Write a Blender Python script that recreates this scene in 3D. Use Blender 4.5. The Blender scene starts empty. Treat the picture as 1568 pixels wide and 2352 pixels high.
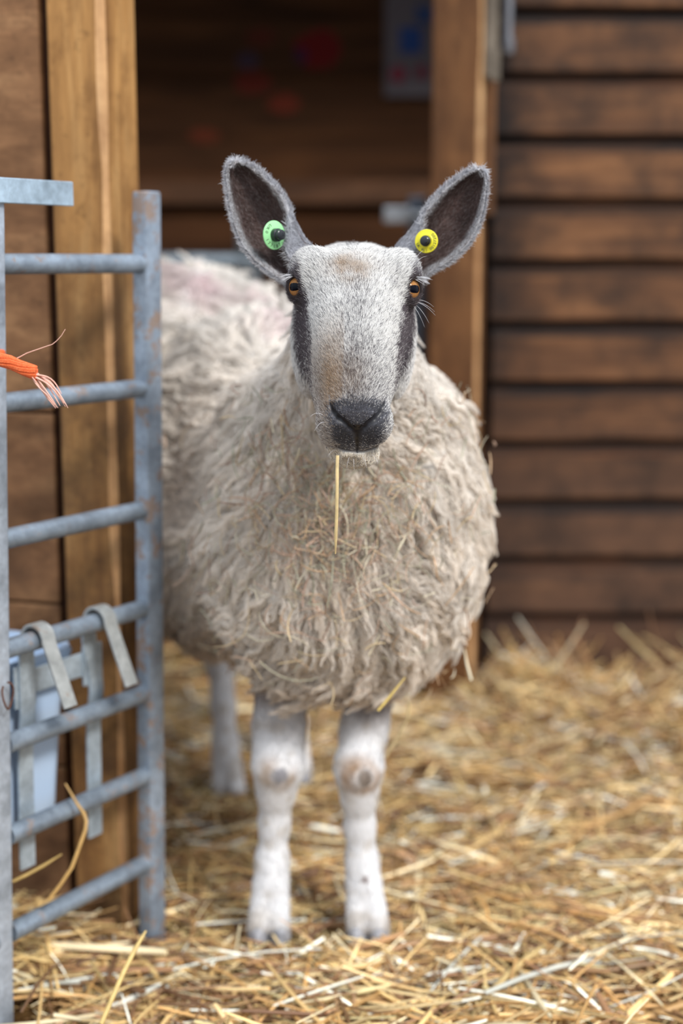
import bpy, math, random
import numpy as np
from mathutils import Vector, Matrix

rng = np.random.default_rng(7)
random.seed(7)
sc = bpy.context.scene
COL = sc.collection

# ---------------------------------------------------------------- camera model
W, H = 1568, 2352
LENS, SENS = 50.0, 36.0
F = LENS / SENS * H
CAMZ, PITCH = 0.9, math.radians(10.0)
CP, SP = math.cos(PITCH), math.sin(PITCH)

def ray(u, v):
    xc, yc = (u - W / 2) / F, (H / 2 - v) / F
    return np.array([xc, CP + yc * SP, -SP + yc * CP])
def at(u, v, zc):
    return np.array([0, 0, CAMZ]) + ray(u, v) * zc
def at_y(u, v, y):
    d = ray(u, v)
    return np.array([0, 0, CAMZ]) + d * (y / d[1])
def at_z(u, v, z=0.0):
    d = ray(u, v)
    return np.array([0, 0, CAMZ]) + d * ((z - CAMZ) / d[2])
def proj(P):
    P = np.asarray(P, float).reshape(-1, 3)
    q = P - np.array([0, 0, CAMZ])
    zc = q[:, 1] * CP - q[:, 2] * SP
    yc = q[:, 1] * SP + q[:, 2] * CP
    return W / 2 + F * q[:, 0] / zc, H / 2 - F * yc / zc

cam_d = bpy.data.cameras.new('camera')
cam = bpy.data.objects.new('camera', cam_d)
COL.objects.link(cam)
cam.location = (0, 0, CAMZ)
cam.rotation_euler = (math.pi / 2 - PITCH, 0, 0)
cam_d.sensor_fit = 'VERTICAL'
cam_d.sensor_height = SENS
cam_d.sensor_width = 24
cam_d.lens = LENS
cam_d.clip_start = 0.05
cam_d.dof.use_dof = True
cam_d.dof.focus_distance = 1.45
cam_d.dof.aperture_fstop = 1.9
sc.camera = cam

# ---------------------------------------------------------------- small helpers
def nrm(v):
    v = np.asarray(v, float)
    return v / (np.linalg.norm(v, axis=-1, keepdims=True) + 1e-12)
def sstep(a, b, x):
    t = np.clip((np.asarray(x, float) - a) / (b - a), 0, 1)
    return t * t * (3 - 2 * t)
def lerp(a, b, t):
    return a + (b - a) * t
def srgb(r, g, b):
    f = lambda c: c / 12.92 if c <= .04045 else ((c + .055) / 1.055) ** 2.4
    return (f(r / 255), f(g / 255), f(b / 255))

def _hash(i, j, k, s):
    n = (i * 374761393 + j * 668265263 + k * 1274126177 + s * 362437) & 0x7fffffff
    n = ((n ^ (n >> 13)) * 1274126177) & 0x7fffffff
    n = n ^ (n >> 16)
    return (n & 0xffff) / 65535.0
def vnoise(p, s=0):
    p = np.asarray(p, float)
    i = np.floor(p).astype(np.int64)
    f = p - i
    f = f * f * (3 - 2 * f)
    o = 0
    for dx in (0, 1):
        for dy in (0, 1):
            for dz in (0, 1):
                w = (f[..., 0] if dx else 1 - f[..., 0]) * (f[..., 1] if dy else 1 - f[..., 1]) * (f[..., 2] if dz else 1 - f[..., 2])
                o = o + w * _hash(i[..., 0] + dx, i[..., 1] + dy, i[..., 2] + dz, s)
    return o * 2 - 1

def mesh_obj(name, V, Fc, mat=None, parent=None, smooth=True, col=None, loc=None):
    me = bpy.data.meshes.new(name)
    V = np.asarray(V, np.float32)
    if isinstance(Fc, np.ndarray):
        n, k = Fc.shape
        me.vertices.add(len(V)); me.vertices.foreach_set('co', V.ravel())
        me.loops.add(n * k); me.loops.foreach_set('vertex_index', Fc.astype(np.int32).ravel())
        me.polygons.add(n)
        me.polygons.foreach_set('loop_start', np.arange(0, n * k, k, dtype=np.int32))
        me.polygons.foreach_set('loop_total', np.full(n, k, np.int32))
        me.update(calc_edges=True)
    else:
        me.from_pydata([tuple(map(float, v)) for v in V], [], [tuple(map(int, f)) for f in Fc])
        me.update()
    if smooth:
        me.polygons.foreach_set('use_smooth', np.ones(len(me.polygons), bool))
    if col is not None:
        a = me.color_attributes.new('Col', 'FLOAT_COLOR', 'POINT')
        c = np.ones((len(V), 4), np.float32); c[:, :3] = col
        a.data.foreach_set('color', c.ravel())
    o = bpy.data.objects.new(name, me)
    COL.objects.link(o)
    if mat: me.materials.append(mat)
    if parent: o.parent = parent; o.matrix_parent_inverse = parent.matrix_world.inverted()
    return o

class MB:
    """collects shapes into one mesh"""
    def __init__(s): s.v = []; s.f = []
    def add(s, V, Fc):
        b = len(s.v); s.v += [tuple(map(float, v)) for v in V]; s.f += [tuple(int(i) + b for i in f) for f in Fc]
    def box(s, c, sx, sy, sz, X=(1, 0, 0), Y=(0, 1, 0), Z=(0, 0, 1), bev=0.0):
        c = np.asarray(c, float); X, Y, Z = map(lambda q: np.asarray(q, float), (X, Y, Z))
        if bev <= 0:
            P = [c + X * sx * i / 2 + Y * sy * j / 2 + Z * sz * k / 2 for i in (-1, 1) for j in (-1, 1) for k in (-1, 1)]
            s.add(P, [(0, 1, 3, 2), (4, 6, 7, 5), (0, 4, 5, 1), (2, 3, 7, 6), (0, 2, 6, 4), (1, 5, 7, 3)])
        else:
            # rounded-edge prism along Z with chamfered ends
            def ring(hx, hy, z, r):
                out = []
                for (qx, qy, a0) in ((1, 1, 0), (-1, 1, 90), (-1, -1, 180), (1, -1, 270)):
                    for t in (0, 45, 90):
                        an = math.radians(a0 + t)
                        out.append(c + X * (qx * (hx - r) + r * math.cos(an)) + Y * (qy * (hy - r) + r * math.sin(an)) + Z * z)
                return out
            hx, hy, hz = sx / 2, sy / 2, sz / 2
            R = ring(hx - bev * .6, hy - bev * .6, -hz, bev * .5) + ring(hx, hy, -hz + bev * .6, bev) + ring(hx, hy, hz - bev * .6, bev) + ring(hx - bev * .6, hy - bev * .6, hz, bev * .5)
            n = 12; Fs = []
            for k in range(3):
                for i in range(n):
                    Fs.append((k * n + i, k * n + (i + 1) % n, (k + 1) * n + (i + 1) % n, (k + 1) * n + i))
            Fs.append(tuple(range(n - 1, -1, -1))); Fs.append(tuple(range(3 * n, 4 * n)))
            s.add(R, Fs)
    def tube(s, pts, r, sides=16, cap=True, flat=1.0, up=(0, 0, 1)):
        pts = np.asarray(pts, float); m = len(pts)
        rr = np.broadcast_to(np.asarray(r, float), (m,))
        V = []; prev = None
        for i in range(m):
            t = nrm(pts[min(i + 1, m - 1)] - pts[max(i - 1, 0)])
            a = np.asarray(up, float) if prev is None else prev
            n1 = a - t * np.dot(a, t)
            if np.linalg.norm(n1) < 1e-5: n1 = np.array([1, 0, 0]) - t * t[0]
            n1 = nrm(n1); prev = n1
            n2 = np.cross(t, n1)
            for k in range(sides):
                an = 2 * math.pi * k / sides
                V.append(pts[i] + (n1 * math.cos(an) * flat + n2 * math.sin(an)) * rr[i])
        Fs = [(i * sides + k, i * sides + (k + 1) % sides, (i + 1) * sides + (k + 1) % sides, (i + 1) * sides + k) for i in range(m - 1) for k in range(sides)]
        if cap:
            Fs.append(tuple(range(sides - 1, -1, -1))); Fs.append(tuple(range((m - 1) * sides, m * sides)))
        s.add(V, Fs)
    def strap(s, pts, wdir, width, thick):
        pts = np.asarray(pts, float); m = len(pts); wdir = nrm(wdir); V = []
        for i in range(m):
            t = nrm(pts[min(i + 1, m - 1)] - pts[max(i - 1, 0)])
            n = nrm(np.cross(t, wdir)); h, q = width / 2, thick / 2
            V += [pts[i] + wdir * h * a + n * q * b for a, b in ((-1, -.55), (-.93, -1), (.93, -1), (1, -.55), (1, .55), (.93, 1), (-.93, 1), (-1, .55))]
        k = 8
        Fs = [(i * k + j, i * k + (j + 1) % k, (i + 1) * k + (j + 1) % k, (i + 1) * k + j) for i in range(m - 1) for j in range(k)]
        Fs += [tuple(range(k - 1, -1, -1)), tuple(range((m - 1) * k, m * k))]
        s.add(V, Fs)
    def build(s, name, mat, parent=None, smooth=True, sharp=35):
        o = mesh_obj(name, np.array(s.v), s.f, mat, parent, smooth)
        if smooth:
            me = o.data
            me.update()
            import bmesh
            bm = bmesh.new(); bm.from_mesh(me)
            bmesh.ops.recalc_face_normals(bm, faces=bm.faces)
            for e in bm.edges:
                if len(e.link_faces) == 2 and e.calc_face_angle(0) > math.radians(sharp): e.smooth = False
            bm.to_mesh(me); bm.free()
        return o

def empty(name, loc, label, cat, group=None):
    o = bpy.data.objects.new(name, None); COL.objects.link(o)
    o.location = loc; o.empty_display_size = .05
    bpy.context.view_layer.update()
    o['label'] = label; o['category'] = cat
    if group: o['group'] = group
    return o
def tag(o, label=None, cat=None, group=None, kind=None):
    if label: o['label'] = label
    if cat: o['category'] = cat
    if group: o['group'] = group
    if kind: o['kind'] = kind
    return o

# ---------------------------------------------------------------- materials
class NT:
    def __init__(s, name):
        s.m = bpy.data.materials.new(name); s.m.use_nodes = True
        s.t = s.m.node_tree; s.t.nodes.clear()
        s.out = s.n('ShaderNodeOutputMaterial')
        s.b = s.n('ShaderNodeBsdfPrincipled')
        s.l(s.b.outputs[0], s.out.inputs[0])
    def n(s, ty, **kw):
        nd = s.t.nodes.new(ty)
        for k, v in kw.items(): setattr(nd, k, v)
        return nd
    def l(s, a, b): s.t.links.new(a, b)
    def coord(s, scale=(1, 1, 1), rot=(0, 0, 0), loc=(0, 0, 0)):
        tc = s.n('ShaderNodeTexCoord'); mp = s.n('ShaderNodeMapping')
        mp.inputs['Scale'].default_value = scale; mp.inputs['Rotation'].default_value = rot; mp.inputs['Location'].default_value = loc
        s.l(tc.outputs['Object'], mp.inputs[0]); return mp.outputs[0]
    def noise(s, vec, scale=5, detail=4, rough=.55, dist=0):
        nd = s.n('ShaderNodeTexNoise'); nd.inputs['Scale'].default_value = scale; nd.inputs['Detail'].default_value = detail
        nd.inputs['Roughness'].default_value = rough; nd.inputs['Distortion'].default_value = dist
        if vec is not None: s.l(vec, nd.inputs['Vector'])
        return nd.outputs['Fac']
    def ramp(s, fac, stops, interp='LINEAR'):
        nd = s.n('ShaderNodeValToRGB'); cr = nd.color_ramp; cr.interpolation = interp
        while len(cr.elements) < len(stops): cr.elements.new(.5)
        for e, (p, c) in zip(cr.elements, stops):
            e.position = p; e.color = (*c, 1) if len(c) == 3 else c
        s.l(fac, nd.inputs[0]); return nd.outputs[0]
    def mix(s, fac, a, b, mode='MIX'):
        nd = s.n('ShaderNodeMix', data_type='RGBA', blend_type=mode)
        for i, q in ((0, fac), (6, a), (7, b)):
            if isinstance(q, (int, float)): nd.inputs[i].default_value = q
            elif isinstance(q, tuple): nd.inputs[i].default_value = (*q, 1)
            else: s.l(q, nd.inputs[i])
        return nd.outputs[2]
    def math(s, op, a, b=0.0):
        nd = s.n('ShaderNodeMath', operation=op)
        for i, q in ((0, a), (1, b)):
            if isinstance(q, (int, float)): nd.inputs[i].default_value = q
            else: s.l(q, nd.inputs[i])
        return nd.outputs[0]
    def bump(s, h, strength=.3, dist=.01):
        nd = s.n('ShaderNodeBump'); nd.inputs['Strength'].default_value = strength; nd.inputs['Distance'].default_value = dist
        s.l(h, nd.inputs['Height']); s.l(nd.outputs[0], s.b.inputs['Normal'])
    def set(s, col=None, rough=.6, metal=0.0, spec=.4):
        if col is not None:
            if isinstance(col, tuple): s.b.inputs['Base Color'].default_value = (*col, 1)
            else: s.l(col, s.b.inputs['Base Color'])
        if isinstance(rough, (int, float)): s.b.inputs['Roughness'].default_value = rough
        else: s.l(rough, s.b.inputs['Roughness'])
        s.b.inputs['Metallic'].default_value = metal
        s.b.inputs['Specular IOR Level'].default_value = spec
        return s.m

def wood(name, dark, mid, light, axis='z', grain=60, dirt=.5, dirtcol=(.03, .017, .01), rough=.7, rot=0.0, dirt_below=None, spots=True, knots=True, streak=.5):
    t = NT(name)
    st = {'x': (.9, grain / 6, grain / 6), 'y': (grain / 6, .9, grain / 6), 'z': (grain / 6, grain / 6, .9)}[axis]
    v = t.coord(st, (0, 0, rot))
    iso = t.coord((1, 1, 1))
    big = t.noise(v, 2.2, 5, .6, .6)
    fine = t.noise(v, 14, 4, .7, .2)
    base = t.ramp(big, [(.25, dark), (.5, mid), (.75, light)])
    fr = t.ramp(fine, [(.3, (.45, .4, .36)), (.6, (1, 1, 1))])
    base = t.mix(streak, base, fr, 'MULTIPLY')
    if knots:
        kv = t.coord({'x': (3.2, 8, 8), 'y': (8, 3.2, 8), 'z': (8, 8, 3.2)}[axis], (0, 0, rot))
        vo = t.n('ShaderNodeTexVoronoi'); vo.inputs['Scale'].default_value = 1.3
        t.l(kv, vo.inputs['Vector'])
        kn = t.ramp(vo.outputs['Distance'], [(.06, (1, 1, 1)), (.2, (0, 0, 0))])
        base = t.mix(t.math('MULTIPLY', kn, .55), base, tuple(c * .35 for c in dark))
    dn = t.noise(iso, 9, 6, .7)
    dm = t.ramp(dn, [(.40, (0, 0, 0)), (.62, (1, 1, 1))])
    if dirt_below is not None:
        sx = t.n('ShaderNodeSeparateXYZ'); t.l(t.coord(), sx.inputs[0])
        gr = t.n('ShaderNodeMapRange'); gr.inputs[1].default_value = dirt_below[1]; gr.inputs[2].default_value = dirt_below[0]
        t.l(sx.outputs[2], gr.inputs[0])
        dm = t.math('MULTIPLY', t.math('ADD', t.math('MULTIPLY', dm, .5), .42), gr.outputs[0])
    base = t.mix(t.math('MULTIPLY', dm, dirt), base, dirtcol)
    pt = t.noise(iso, 24, 5, .65)
    pmk = t.ramp(pt, [(.5, (0, 0, 0)), (.64, (1, 1, 1))])
    base = t.mix(t.math('MULTIPLY', pmk,   .15 + .28 * dirt), base, tuple(c * .75 for c in dark))
    if spots:
        sp = t.noise(iso, 55, 3, .6)
        sm = t.ramp(sp, [(.62, (0, 0, 0)), (.7, (1, 1, 1))])
        base = t.mix(t.math('MULTIPLY', sm, .35), base, tuple(c * .3 for c in dark))
    hh = t.mix(.5, big, fine)
    t.bump(hh, .35, .004)
    return t.set(base, rough, 0, .3)

def galvanised(name, base=(.36, .42, .50), rust=.5, thr=.6):
    t = NT(name)
    v = t.coord()
    a = t.noise(v, 26, 5, .65)
    b = t.noise(v, 140, 3, .6)
    c = t.ramp(a, [(.3, tuple(x * .62 for x in base)), (.55, base), (.75, tuple(min(1, x * 1.3) for x in base))])
    c = t.mix(.35, c, t.ramp(b, [(.35, (.5, .5, .52)), (.65, (1, 1, 1))]), 'MULTIPLY')
    r = t.noise(v, 34, 6, .72)
    rm = t.ramp(r, [(thr, (0, 0, 0)), (thr + .07, (1, 1, 1))])
    c = t.mix(t.math('MULTIPLY', rm, rust), c, (.25, .155, .095))
    mt = t.math('SUBTRACT', .45, t.math('MULTIPLY', rm, .45 * min(1, rust * 1.2)))
    t.l(mt, t.b.inputs['Metallic'])
    t.bump(b, .12, .002)
    t.set(c, .48, .45, .5)
    t.l(mt, t.b.inputs['Metallic'])
    return t.m

def attr_mat(name, rough=.8, spec=.2, trans=0.0, sub=0.0, noise=0):
    t = NT(name)
    at_ = t.n('ShaderNodeAttribute'); at_.attribute_name = 'Col'
    c = at_.outputs['Color']
    if noise:
        nz = t.noise(t.coord(), noise, 4, .65)
        c = t.mix(.6, c, t.ramp(nz, [(.3, (.6, .58, .55)), (.7, (1.15, 1.15, 1.15))]), 'MULTIPLY')
    t.set(c, rough, 0, spec)
    if trans:
        tr = t.n('ShaderNodeBsdfTranslucent'); t.l(c, tr.inputs[0])
        mx = t.n('ShaderNodeMixShader'); mx.inputs[0].default_value = trans
        t.l(t.b.outputs[0], mx.inputs[1]); t.l(tr.outputs[0], mx.inputs[2]); t.l(mx.outputs[0], t.out.inputs[0])
    return t.m

def plain(name, col, rough=.5, spec=.4, metal=0.0):
    t = NT(name); return t.set(tuple(col), rough, metal, spec)

# ---------------------------------------------------------------- implicit surfaces
class Grid:
    def __init__(s, lo, hi, h):
        s.lo = np.array(lo, float); s.h = h
        s.n = np.ceil((np.array(hi) - s.lo) / h).astype(int) + 1
        s.f = np.full(s.n, .2, np.float32)
    def sub(s, lo, hi):
        i0 = np.maximum(np.floor((np.array(lo) - s.lo) / s.h).astype(int), 0)
        i1 = np.minimum(np.ceil((np.array(hi) - s.lo) / s.h).astype(int) + 1, s.n)
        ax = [s.lo[k] + s.h * np.arange(i0[k], i1[k]) for k in range(3)]
        X, Y, Z = np.meshgrid(*ax, indexing='ij')
        return tuple(slice(a, b) for a, b in zip(i0, i1)), np.stack([X, Y, Z], -1)
    def union(s, fn, lo, hi, k=.01):
        sl, P = s.sub(lo, hi); s.f[sl] = smin(s.f[sl], fn(P).astype(np.float32), k)
    def cut(s, fn, lo, hi, k=.003):
        sl, P = s.sub(lo, hi); s.f[sl] = -smin(-s.f[sl], fn(P).astype(np.float32), k)
    def mesh(s):
        for ax in range(3):
            for e in (0, -1):
                ix = [slice(None)] * 3; ix[ax] = e; s.f[tuple(ix)] = np.maximum(s.f[tuple(ix)], s.h * .5)
        return surface_nets(s.f, s.lo, s.h)

def smin(a, b, k):
    h = np.clip(.5 + .5 * (b - a) / k, 0, 1)
    return b + (a - b) * h - k * h * (1 - h)
def ell(c, r, M=None):
    c = np.array(c, float); r = np.array(r, float)
    def fn(P):
        q = P - c
        if M is not None: q = q @ M
        k0 = np.sqrt(((q / r) ** 2).sum(-1)); k1 = np.sqrt(((q / r ** 2) ** 2).sum(-1))
        return k0 * (k0 - 1) / (k1 + 1e-9)
    return fn
def cone(p, q, r0, r1):
    p = np.array(p, float); q = np.array(q, float)
    def fn(P):
        d = q - p; t = np.clip(((P - p) @ d) / (d @ d), 0, 1)
        return np.sqrt(((P - p - t[..., None] * d) ** 2).sum(-1)) - (r0 + (r1 - r0) * t)
    return fn
def chain_union(g, pts, k=.012, pad=.05):
    for (a, b) in zip(pts[:-1], pts[1:]):
        a = np.array(a, float); b = np.array(b, float)
        R = max(a[3], b[3]) + pad
        g.union(cone(a[:3], b[:3], a[3], b[3]), np.minimum(a[:3], b[:3]) - R, np.maximum(a[:3], b[:3]) + R, k)

def surface_nets(f, lo, h):
    s = f < 0
    cnt = np.zeros(tuple(n - 1 for n in f.shape), np.uint8)
    for dx in (0, 1):
        for dy in (0, 1):
            for dz in (0, 1):
                cnt += s[dx:dx + cnt.shape[0], dy:dy + cnt.shape[1], dz:dz + cnt.shape[2]]
    act = (cnt > 0) & (cnt < 8)
    I, J, K = np.nonzero(act)
    idx = np.full(cnt.shape, -1, np.int32); idx[I, J, K] = np.arange(len(I))
    cor = np.array([[dx, dy, dz] for dx in (0, 1) for dy in (0, 1) for dz in (0, 1)])
    val = np.stack([f[I + c[0], J + c[1], K + c[2]] for c in cor], 1)
    acc = np.zeros((len(I), 3)); num = np.zeros(len(I))
    for a in range(8):
        for b in range(a + 1, 8):
            if np.abs(cor[a] - cor[b]).sum() != 1: continue
            va, vb = val[:, a], val[:, b]
            m = (va < 0) != (vb < 0)
            t = np.where(m, va / np.where(m, va - vb, 1), 0)
            acc += np.where(m[:, None], cor[a] + t[:, None] * (cor[b] - cor[a]), 0); num += m
    V = lo + h * (np.stack([I, J, K], 1) + acc / num[:, None])
    faces = []
    for ax in range(3):
        o1, o2 = [(1, 2), (2, 0), (0, 1)][ax]
        sl0 = [slice(None)] * 3; sl1 = [slice(None)] * 3
        sl0[ax] = slice(0, -1); sl1[ax] = slice(1, None)
        A = s[tuple(sl0)]; B = s[tuple(sl1)]
        E = np.argwhere(A != B)
        E = E[(E[:, o1] > 0) & (E[:, o2] > 0) & (E[:, o1] < f.shape[o1] - 1) & (E[:, o2] < f.shape[o2] - 1)]
        fl = A[E[:, 0], E[:, 1], E[:, 2]]
        def ix(d1, d2):
            e = E.copy(); e[:, o1] += d1; e[:, o2] += d2
            return idx[e[:, 0], e[:, 1], e[:, 2]]
        q = np.stack([ix(-1, -1), ix(0, -1), ix(0, 0), ix(-1, 0)], 1)
        q[~fl] = q[~fl][:, ::-1]
        faces.append(q)
    return V, np.concatenate(faces)

def vert_normals(V, Q):
    T = tris(Q)
    n = np.cross(V[T[:, 1]] - V[T[:, 0]], V[T[:, 2]] - V[T[:, 0]])
    N = np.zeros_like(V)
    for k in range(3):
        for a in range(3): N[:, a] += np.bincount(T[:, k], n[:, a], len(V))
    return nrm(N)
def tris(Q):
    return Q if Q.shape[1] == 3 else np.concatenate([Q[:, [0, 1, 2]], Q[:, [0, 2, 3]]])
def scatter(V, Q, n, keep=None, seed=1):
    """n random surface points -> P, N (optionally thinned by keep(P,N) in 0..1)"""
    r = np.random.default_rng(seed)
    T = tris(Q); N = vert_normals(V, Q)
    ar = np.linalg.norm(np.cross(V[T[:, 1]] - V[T[:, 0]], V[T[:, 2]] - V[T[:, 0]]), axis=1)
    t = T[r.choice(len(T), n, p=ar / ar.sum())]
    u, v = r.random(n), r.random(n); m = u + v > 1; u[m], v[m] = 1 - u[m], 1 - v[m]
    w = np.stack([1 - u - v, u, v], 1)
    P = (V[t] * w[..., None]).sum(1); Nn = nrm((N[t] * w[..., None]).sum(1))
    if keep is not None:
        k = r.random(n) < keep(P, Nn); P, Nn = P[k], Nn[k]
    return P, Nn

def hair_obj(name, pts, radius, col, mat, parent=None):
    """pts (n,m,3), radius (n,m) or (m,), col (n,3)"""
    n, m, _ = pts.shape
    hc = bpy.data.hair_curves.new(name)
    hc.add_curves([m] * n)
    hc.attributes['position'].data.foreach_set('vector', pts.astype(np.float32).ravel())
    ra = hc.attributes.get('radius') or hc.attributes.new('radius', 'FLOAT', 'POINT')
    ra.data.foreach_set('value', np.ascontiguousarray(np.broadcast_to(radius, (n, m)), np.float32).ravel())
    ca = hc.attributes.new('Col', 'FLOAT_COLOR', 'CURVE')
    c = np.ones((n, 4), np.float32); c[:, :3] = col
    ca.data.foreach_set('color', c.ravel())
    hc.materials.append(mat)
    o = bpy.data.objects.new(name, hc); COL.objects.link(o)
    if parent: o.parent = parent; o.matrix_parent_inverse = parent.matrix_world.inverted()
    return o

# ================================================================ THE SHEEP
exec_parts = []
sheep = empty('sheep', (-.1, 2.05, 0), 'woolly cream sheep with grey and white face facing the camera on straw', 'sheep')

# --- head frame
TAU = math.radians(32); ROLL = math.radians(1.4)
HO = at(815, 661, 1.50)
_A = np.array([0, -math.sin(TAU), -math.cos(TAU)]); _B = np.array([0, -math.cos(TAU), math.sin(TAU)]); _C = np.array([1., 0, 0])
cr, sr = math.cos(ROLL), math.sin(ROLL)
HC = _C * cr + _A * -sr * 0 + np.array([0, 0, -1]) * sr   # lateral, to image right (tilts down slightly)
HC = nrm(HC)
HA = nrm(_A + HC * math.sin(ROLL) - HC * np.dot(_A, HC)); HB = nrm(np.cross(HA, HC)); 
if np.dot(HB, _B) < 0: HB = -HB
def to_head(P):
    q = np.asarray(P) - HO
    return q @ HA, q @ HB, q @ HC
def from_head(a, b, c): return HO + HA * a + HB * b + HC * c

ta = np.array([-.11, -.085, -.07, -.05, -.03, -.01, .02, .05, .08, .11, .135, .15, .16, .168, .175, .181])
bd = np.array([-.098, -.062, -.036, -.003, .025, .0405, .0495, .053, .053, .049, .043, .038, .031, .020, .002, -.018])
bv = np.array([-.12, -.125, -.128, -.130, -.130, -.128, -.117, -.105, -.092, -.079, -.067, -.060, -.056, -.054, -.050, -.040])
wd = np.array([.030, .036, .040, .0435, .0475, .0545, .0525, .0465, .042, .0375, .0345, .0335, .0320, .0285, .022, .012])
wj = np.array([.036, .042, .045, .049, .055, .063, .0645, .060, .052, .0425, .0365, .0345, .0325, .028, .021, .011])
def head_base(P):
    a, b, c = to_head(P)
    ac = np.clip(a, ta[0], ta[-1])
    D = np.interp(ac, ta, bd); Vv = np.interp(ac, ta, bv)
    s = (b - Vv) / (D - Vv)
    Wd = lerp(np.interp(ac, ta, wj), np.interp(ac, ta, wd), np.clip(s, 0, 1))
    n = np.interp(ac, [.12, .17], [2.7, 2.3])
    r = (np.abs(c / Wd) ** n + np.abs(2 * s - 1) ** n) ** (1 / n)
    d = (r - 1) * np.minimum(Wd, (D - Vv) / 2) * .85
    over = np.abs(a - ac)
    return np.where(over > 0, np.maximum(d, 0) + over * .9 - .002, d)
HEADM = np.stack([HA, HB, HC], 1)
def h_ell(a, b, c, r): return ell(from_head(a, b, c), r, HEADM)
head_prims = []
for sgn in (-1, 1):
    head_prims.append((h_ell(-.010, .000, sgn * .050, (.028, .026, .0165)), .016))     # orbit
    head_prims.append((h_ell(-.008, .014, sgn * .0425, (.016, .016, .0125)), .026))     # brow bump
    head_prims.append((h_ell(.030, -.075, sgn * .045, (.055, .040, .018)), .02))       # cheek
    head_prims.append((h_ell(.156, -.004, sgn * .019, (.018, .022, .0165)), .012))    # nostril wing
head_prims.append((h_ell(.1740, -.0425, 0, (.0130, .014, .0235)), .011))                  # chin
def head_eval(P):
    d = head_base(P)
    for fn, k in head_prims: d = smin(d, fn(P), k)
    return d
def trace(fn, u, v, z0=1.2, z1=3.2):
    o = np.array([0, 0, CAMZ]); d = ray(u, v); L = np.linalg.norm(d); t = z0
    for _ in range(220):
        P = o + d * t; e = float(fn(P[None])[0])
        if e < 2e-4: return P
        t += max(e, 3e-4) * .6 / L
        if t > z1: break
    return None
def tr(u, v): 
    P = trace(head_eval, u, v)
    for k in range(1, 15):          # slide towards the middle until the ray meets the muzzle
        if P is not None: break
        P = trace(head_eval, u + (815 - u) * .04 * k, v + (850 - v) * .015 * k)
    if P is None: raise RuntimeError('trace missed %s %s' % (u, v))
    return P

gh = Grid(HO + np.array([-.12, -.22, -.26]), HO + np.array([.12, .16, .14]), .0017)
sl, P = gh.sub(gh.lo, gh.lo + gh.h * gh.n)
gh.f[:] = head_eval(P); del P
# neck stub
g_neck = cone(from_head(-.045, -.085, 0), from_head(.01, -.19, 0), .046, .046)
gh.union(g_neck, gh.lo, gh.lo + gh.h * gh.n, .03)
# nostrils: comma slits that meet above the cleft of the lip
mid_u = 821
for sgn in (-1, 1):
    X = lambda du: mid_u + sgn * du
    pts = [(X(58), 931, .0028), (X(55), 946, .0036), (X(42), 961, .0036), (X(27), 970, .0030), (X(14), 981, .0026), (X(5), 990, .0022)]
    q = [np.append(tr(p[0], p[1]) - HB * .0008, p[2]) for p in pts]
    for a_, b_ in zip(q[:-1], q[1:]):
        R = .03
        gh.cut(cone(a_[:3], b_[:3], a_[3], b_[3]), np.minimum(a_[:3], b_[:3]) - R, np.maximum(a_[:3], b_[:3]) + R, .003)
q = [np.append(tr(mid_u - 1, vv), .0020) for vv in (988, 1000, 1012, 1024, 1034)]
for a_, b_ in zip(q[:-1], q[1:]): gh.cut(cone(a_[:3], b_[:3], .0017, .0019), np.minimum(a_[:3], b_[:3]) - .02, np.maximum(a_[:3], b_[:3]) + .02, .003)
q = [tr(uu, vv) for uu, vv in ((768, 1022), (778, 1029), (795, 1034), (819, 1037), (845, 1034), (862, 1029), (874, 1021))]
for a_, b_ in zip(q[:-1], q[1:]): gh.cut(cone(a_, b_, .0018, .0018), np.minimum(a_, b_) - .02, np.maximum(a_, b_) + .02, .003)
# eyes
EYES = []
for sgn, (eu, ev) in ((-1, (676, 659)), (1, (951, 664))):
    P0 = tr(eu, ev)
    look = nrm(HC * sgn * .62 + np.array([0, -1, 0]) * .78 + np.array([0, 0, .03]))
    R = .0150
    c0 = P0 - look * (R - .0012)
    EYES.append((sgn, c0, look, R))
    upv = nrm(np.array([0, 0, 1.]) + HC * sgn * -.22); upv = nrm(upv - look * np.dot(upv, look)); sd = np.cross(upv, look)
    M = np.stack([sd, upv, look], 1)
    gh.union(ell(c0 + look * .004, (.0142, .0152, .0126), M), c0 - .05, c0 + .05, .006)   # lids
    gh.cut(ell(c0 + look * .014, (.0084, .0100, .0110), M), c0 - .05, c0 + .05, .0025)
hv, hq = gh.mesh()

# --- torso (inside the wool), neck, legs
C0 = np.array([.015, 1.86, .585]); C1 = np.array([-.10, 2.12, .605]); C2 = np.array([-.225, 2.42, .645])
REAR = nrm((C2 - C0) * np.array([1, 1, 0])); SIDE = np.array([REAR[1], -REAR[0], 0]); UPV = np.array([0, 0, 1.])
BM = np.stack([SIDE, REAR, UPV], 1)
def torso(inset):
    i = inset
    return [(ell(C0 + np.array([-.012, -.005, -.01]), (.190 - i, .215 - i, .240 - i), BM), .05),
            (ell(C0 + np.array([-.025, -.06, -.085]), (.160 - i, .155 - i, .165 - i), BM), .06),
            (ell(C1, (.205 - i, .24 - i, .240 - i), BM), .08),
            (ell(C1 + np.array([-.045, -.03, -.135]), (.185 - i, .20 - i, .165 - i), BM), .06),
            (ell(C2, (.215 - i, .22 - i, .245 - i), BM), .08),
            (ell(C2 - SIDE * .06 + UPV * .06, (.14 - i, .15 - i, .19 - i), BM), .06),
            (cone(C0 + np.array([0, -.06, .10]), from_head(-.03, -.115, 0),   .128 - i, .061 - i), .045)]
def torso_eval(P, i):
    d = None
    for fn, k in torso(i):
        e = fn(P); d = e if d is None else smin(d, e, k)
    return d
gb = Grid((-.52, 1.48, -.005), (.27, 2.72, .92), .0045)
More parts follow.
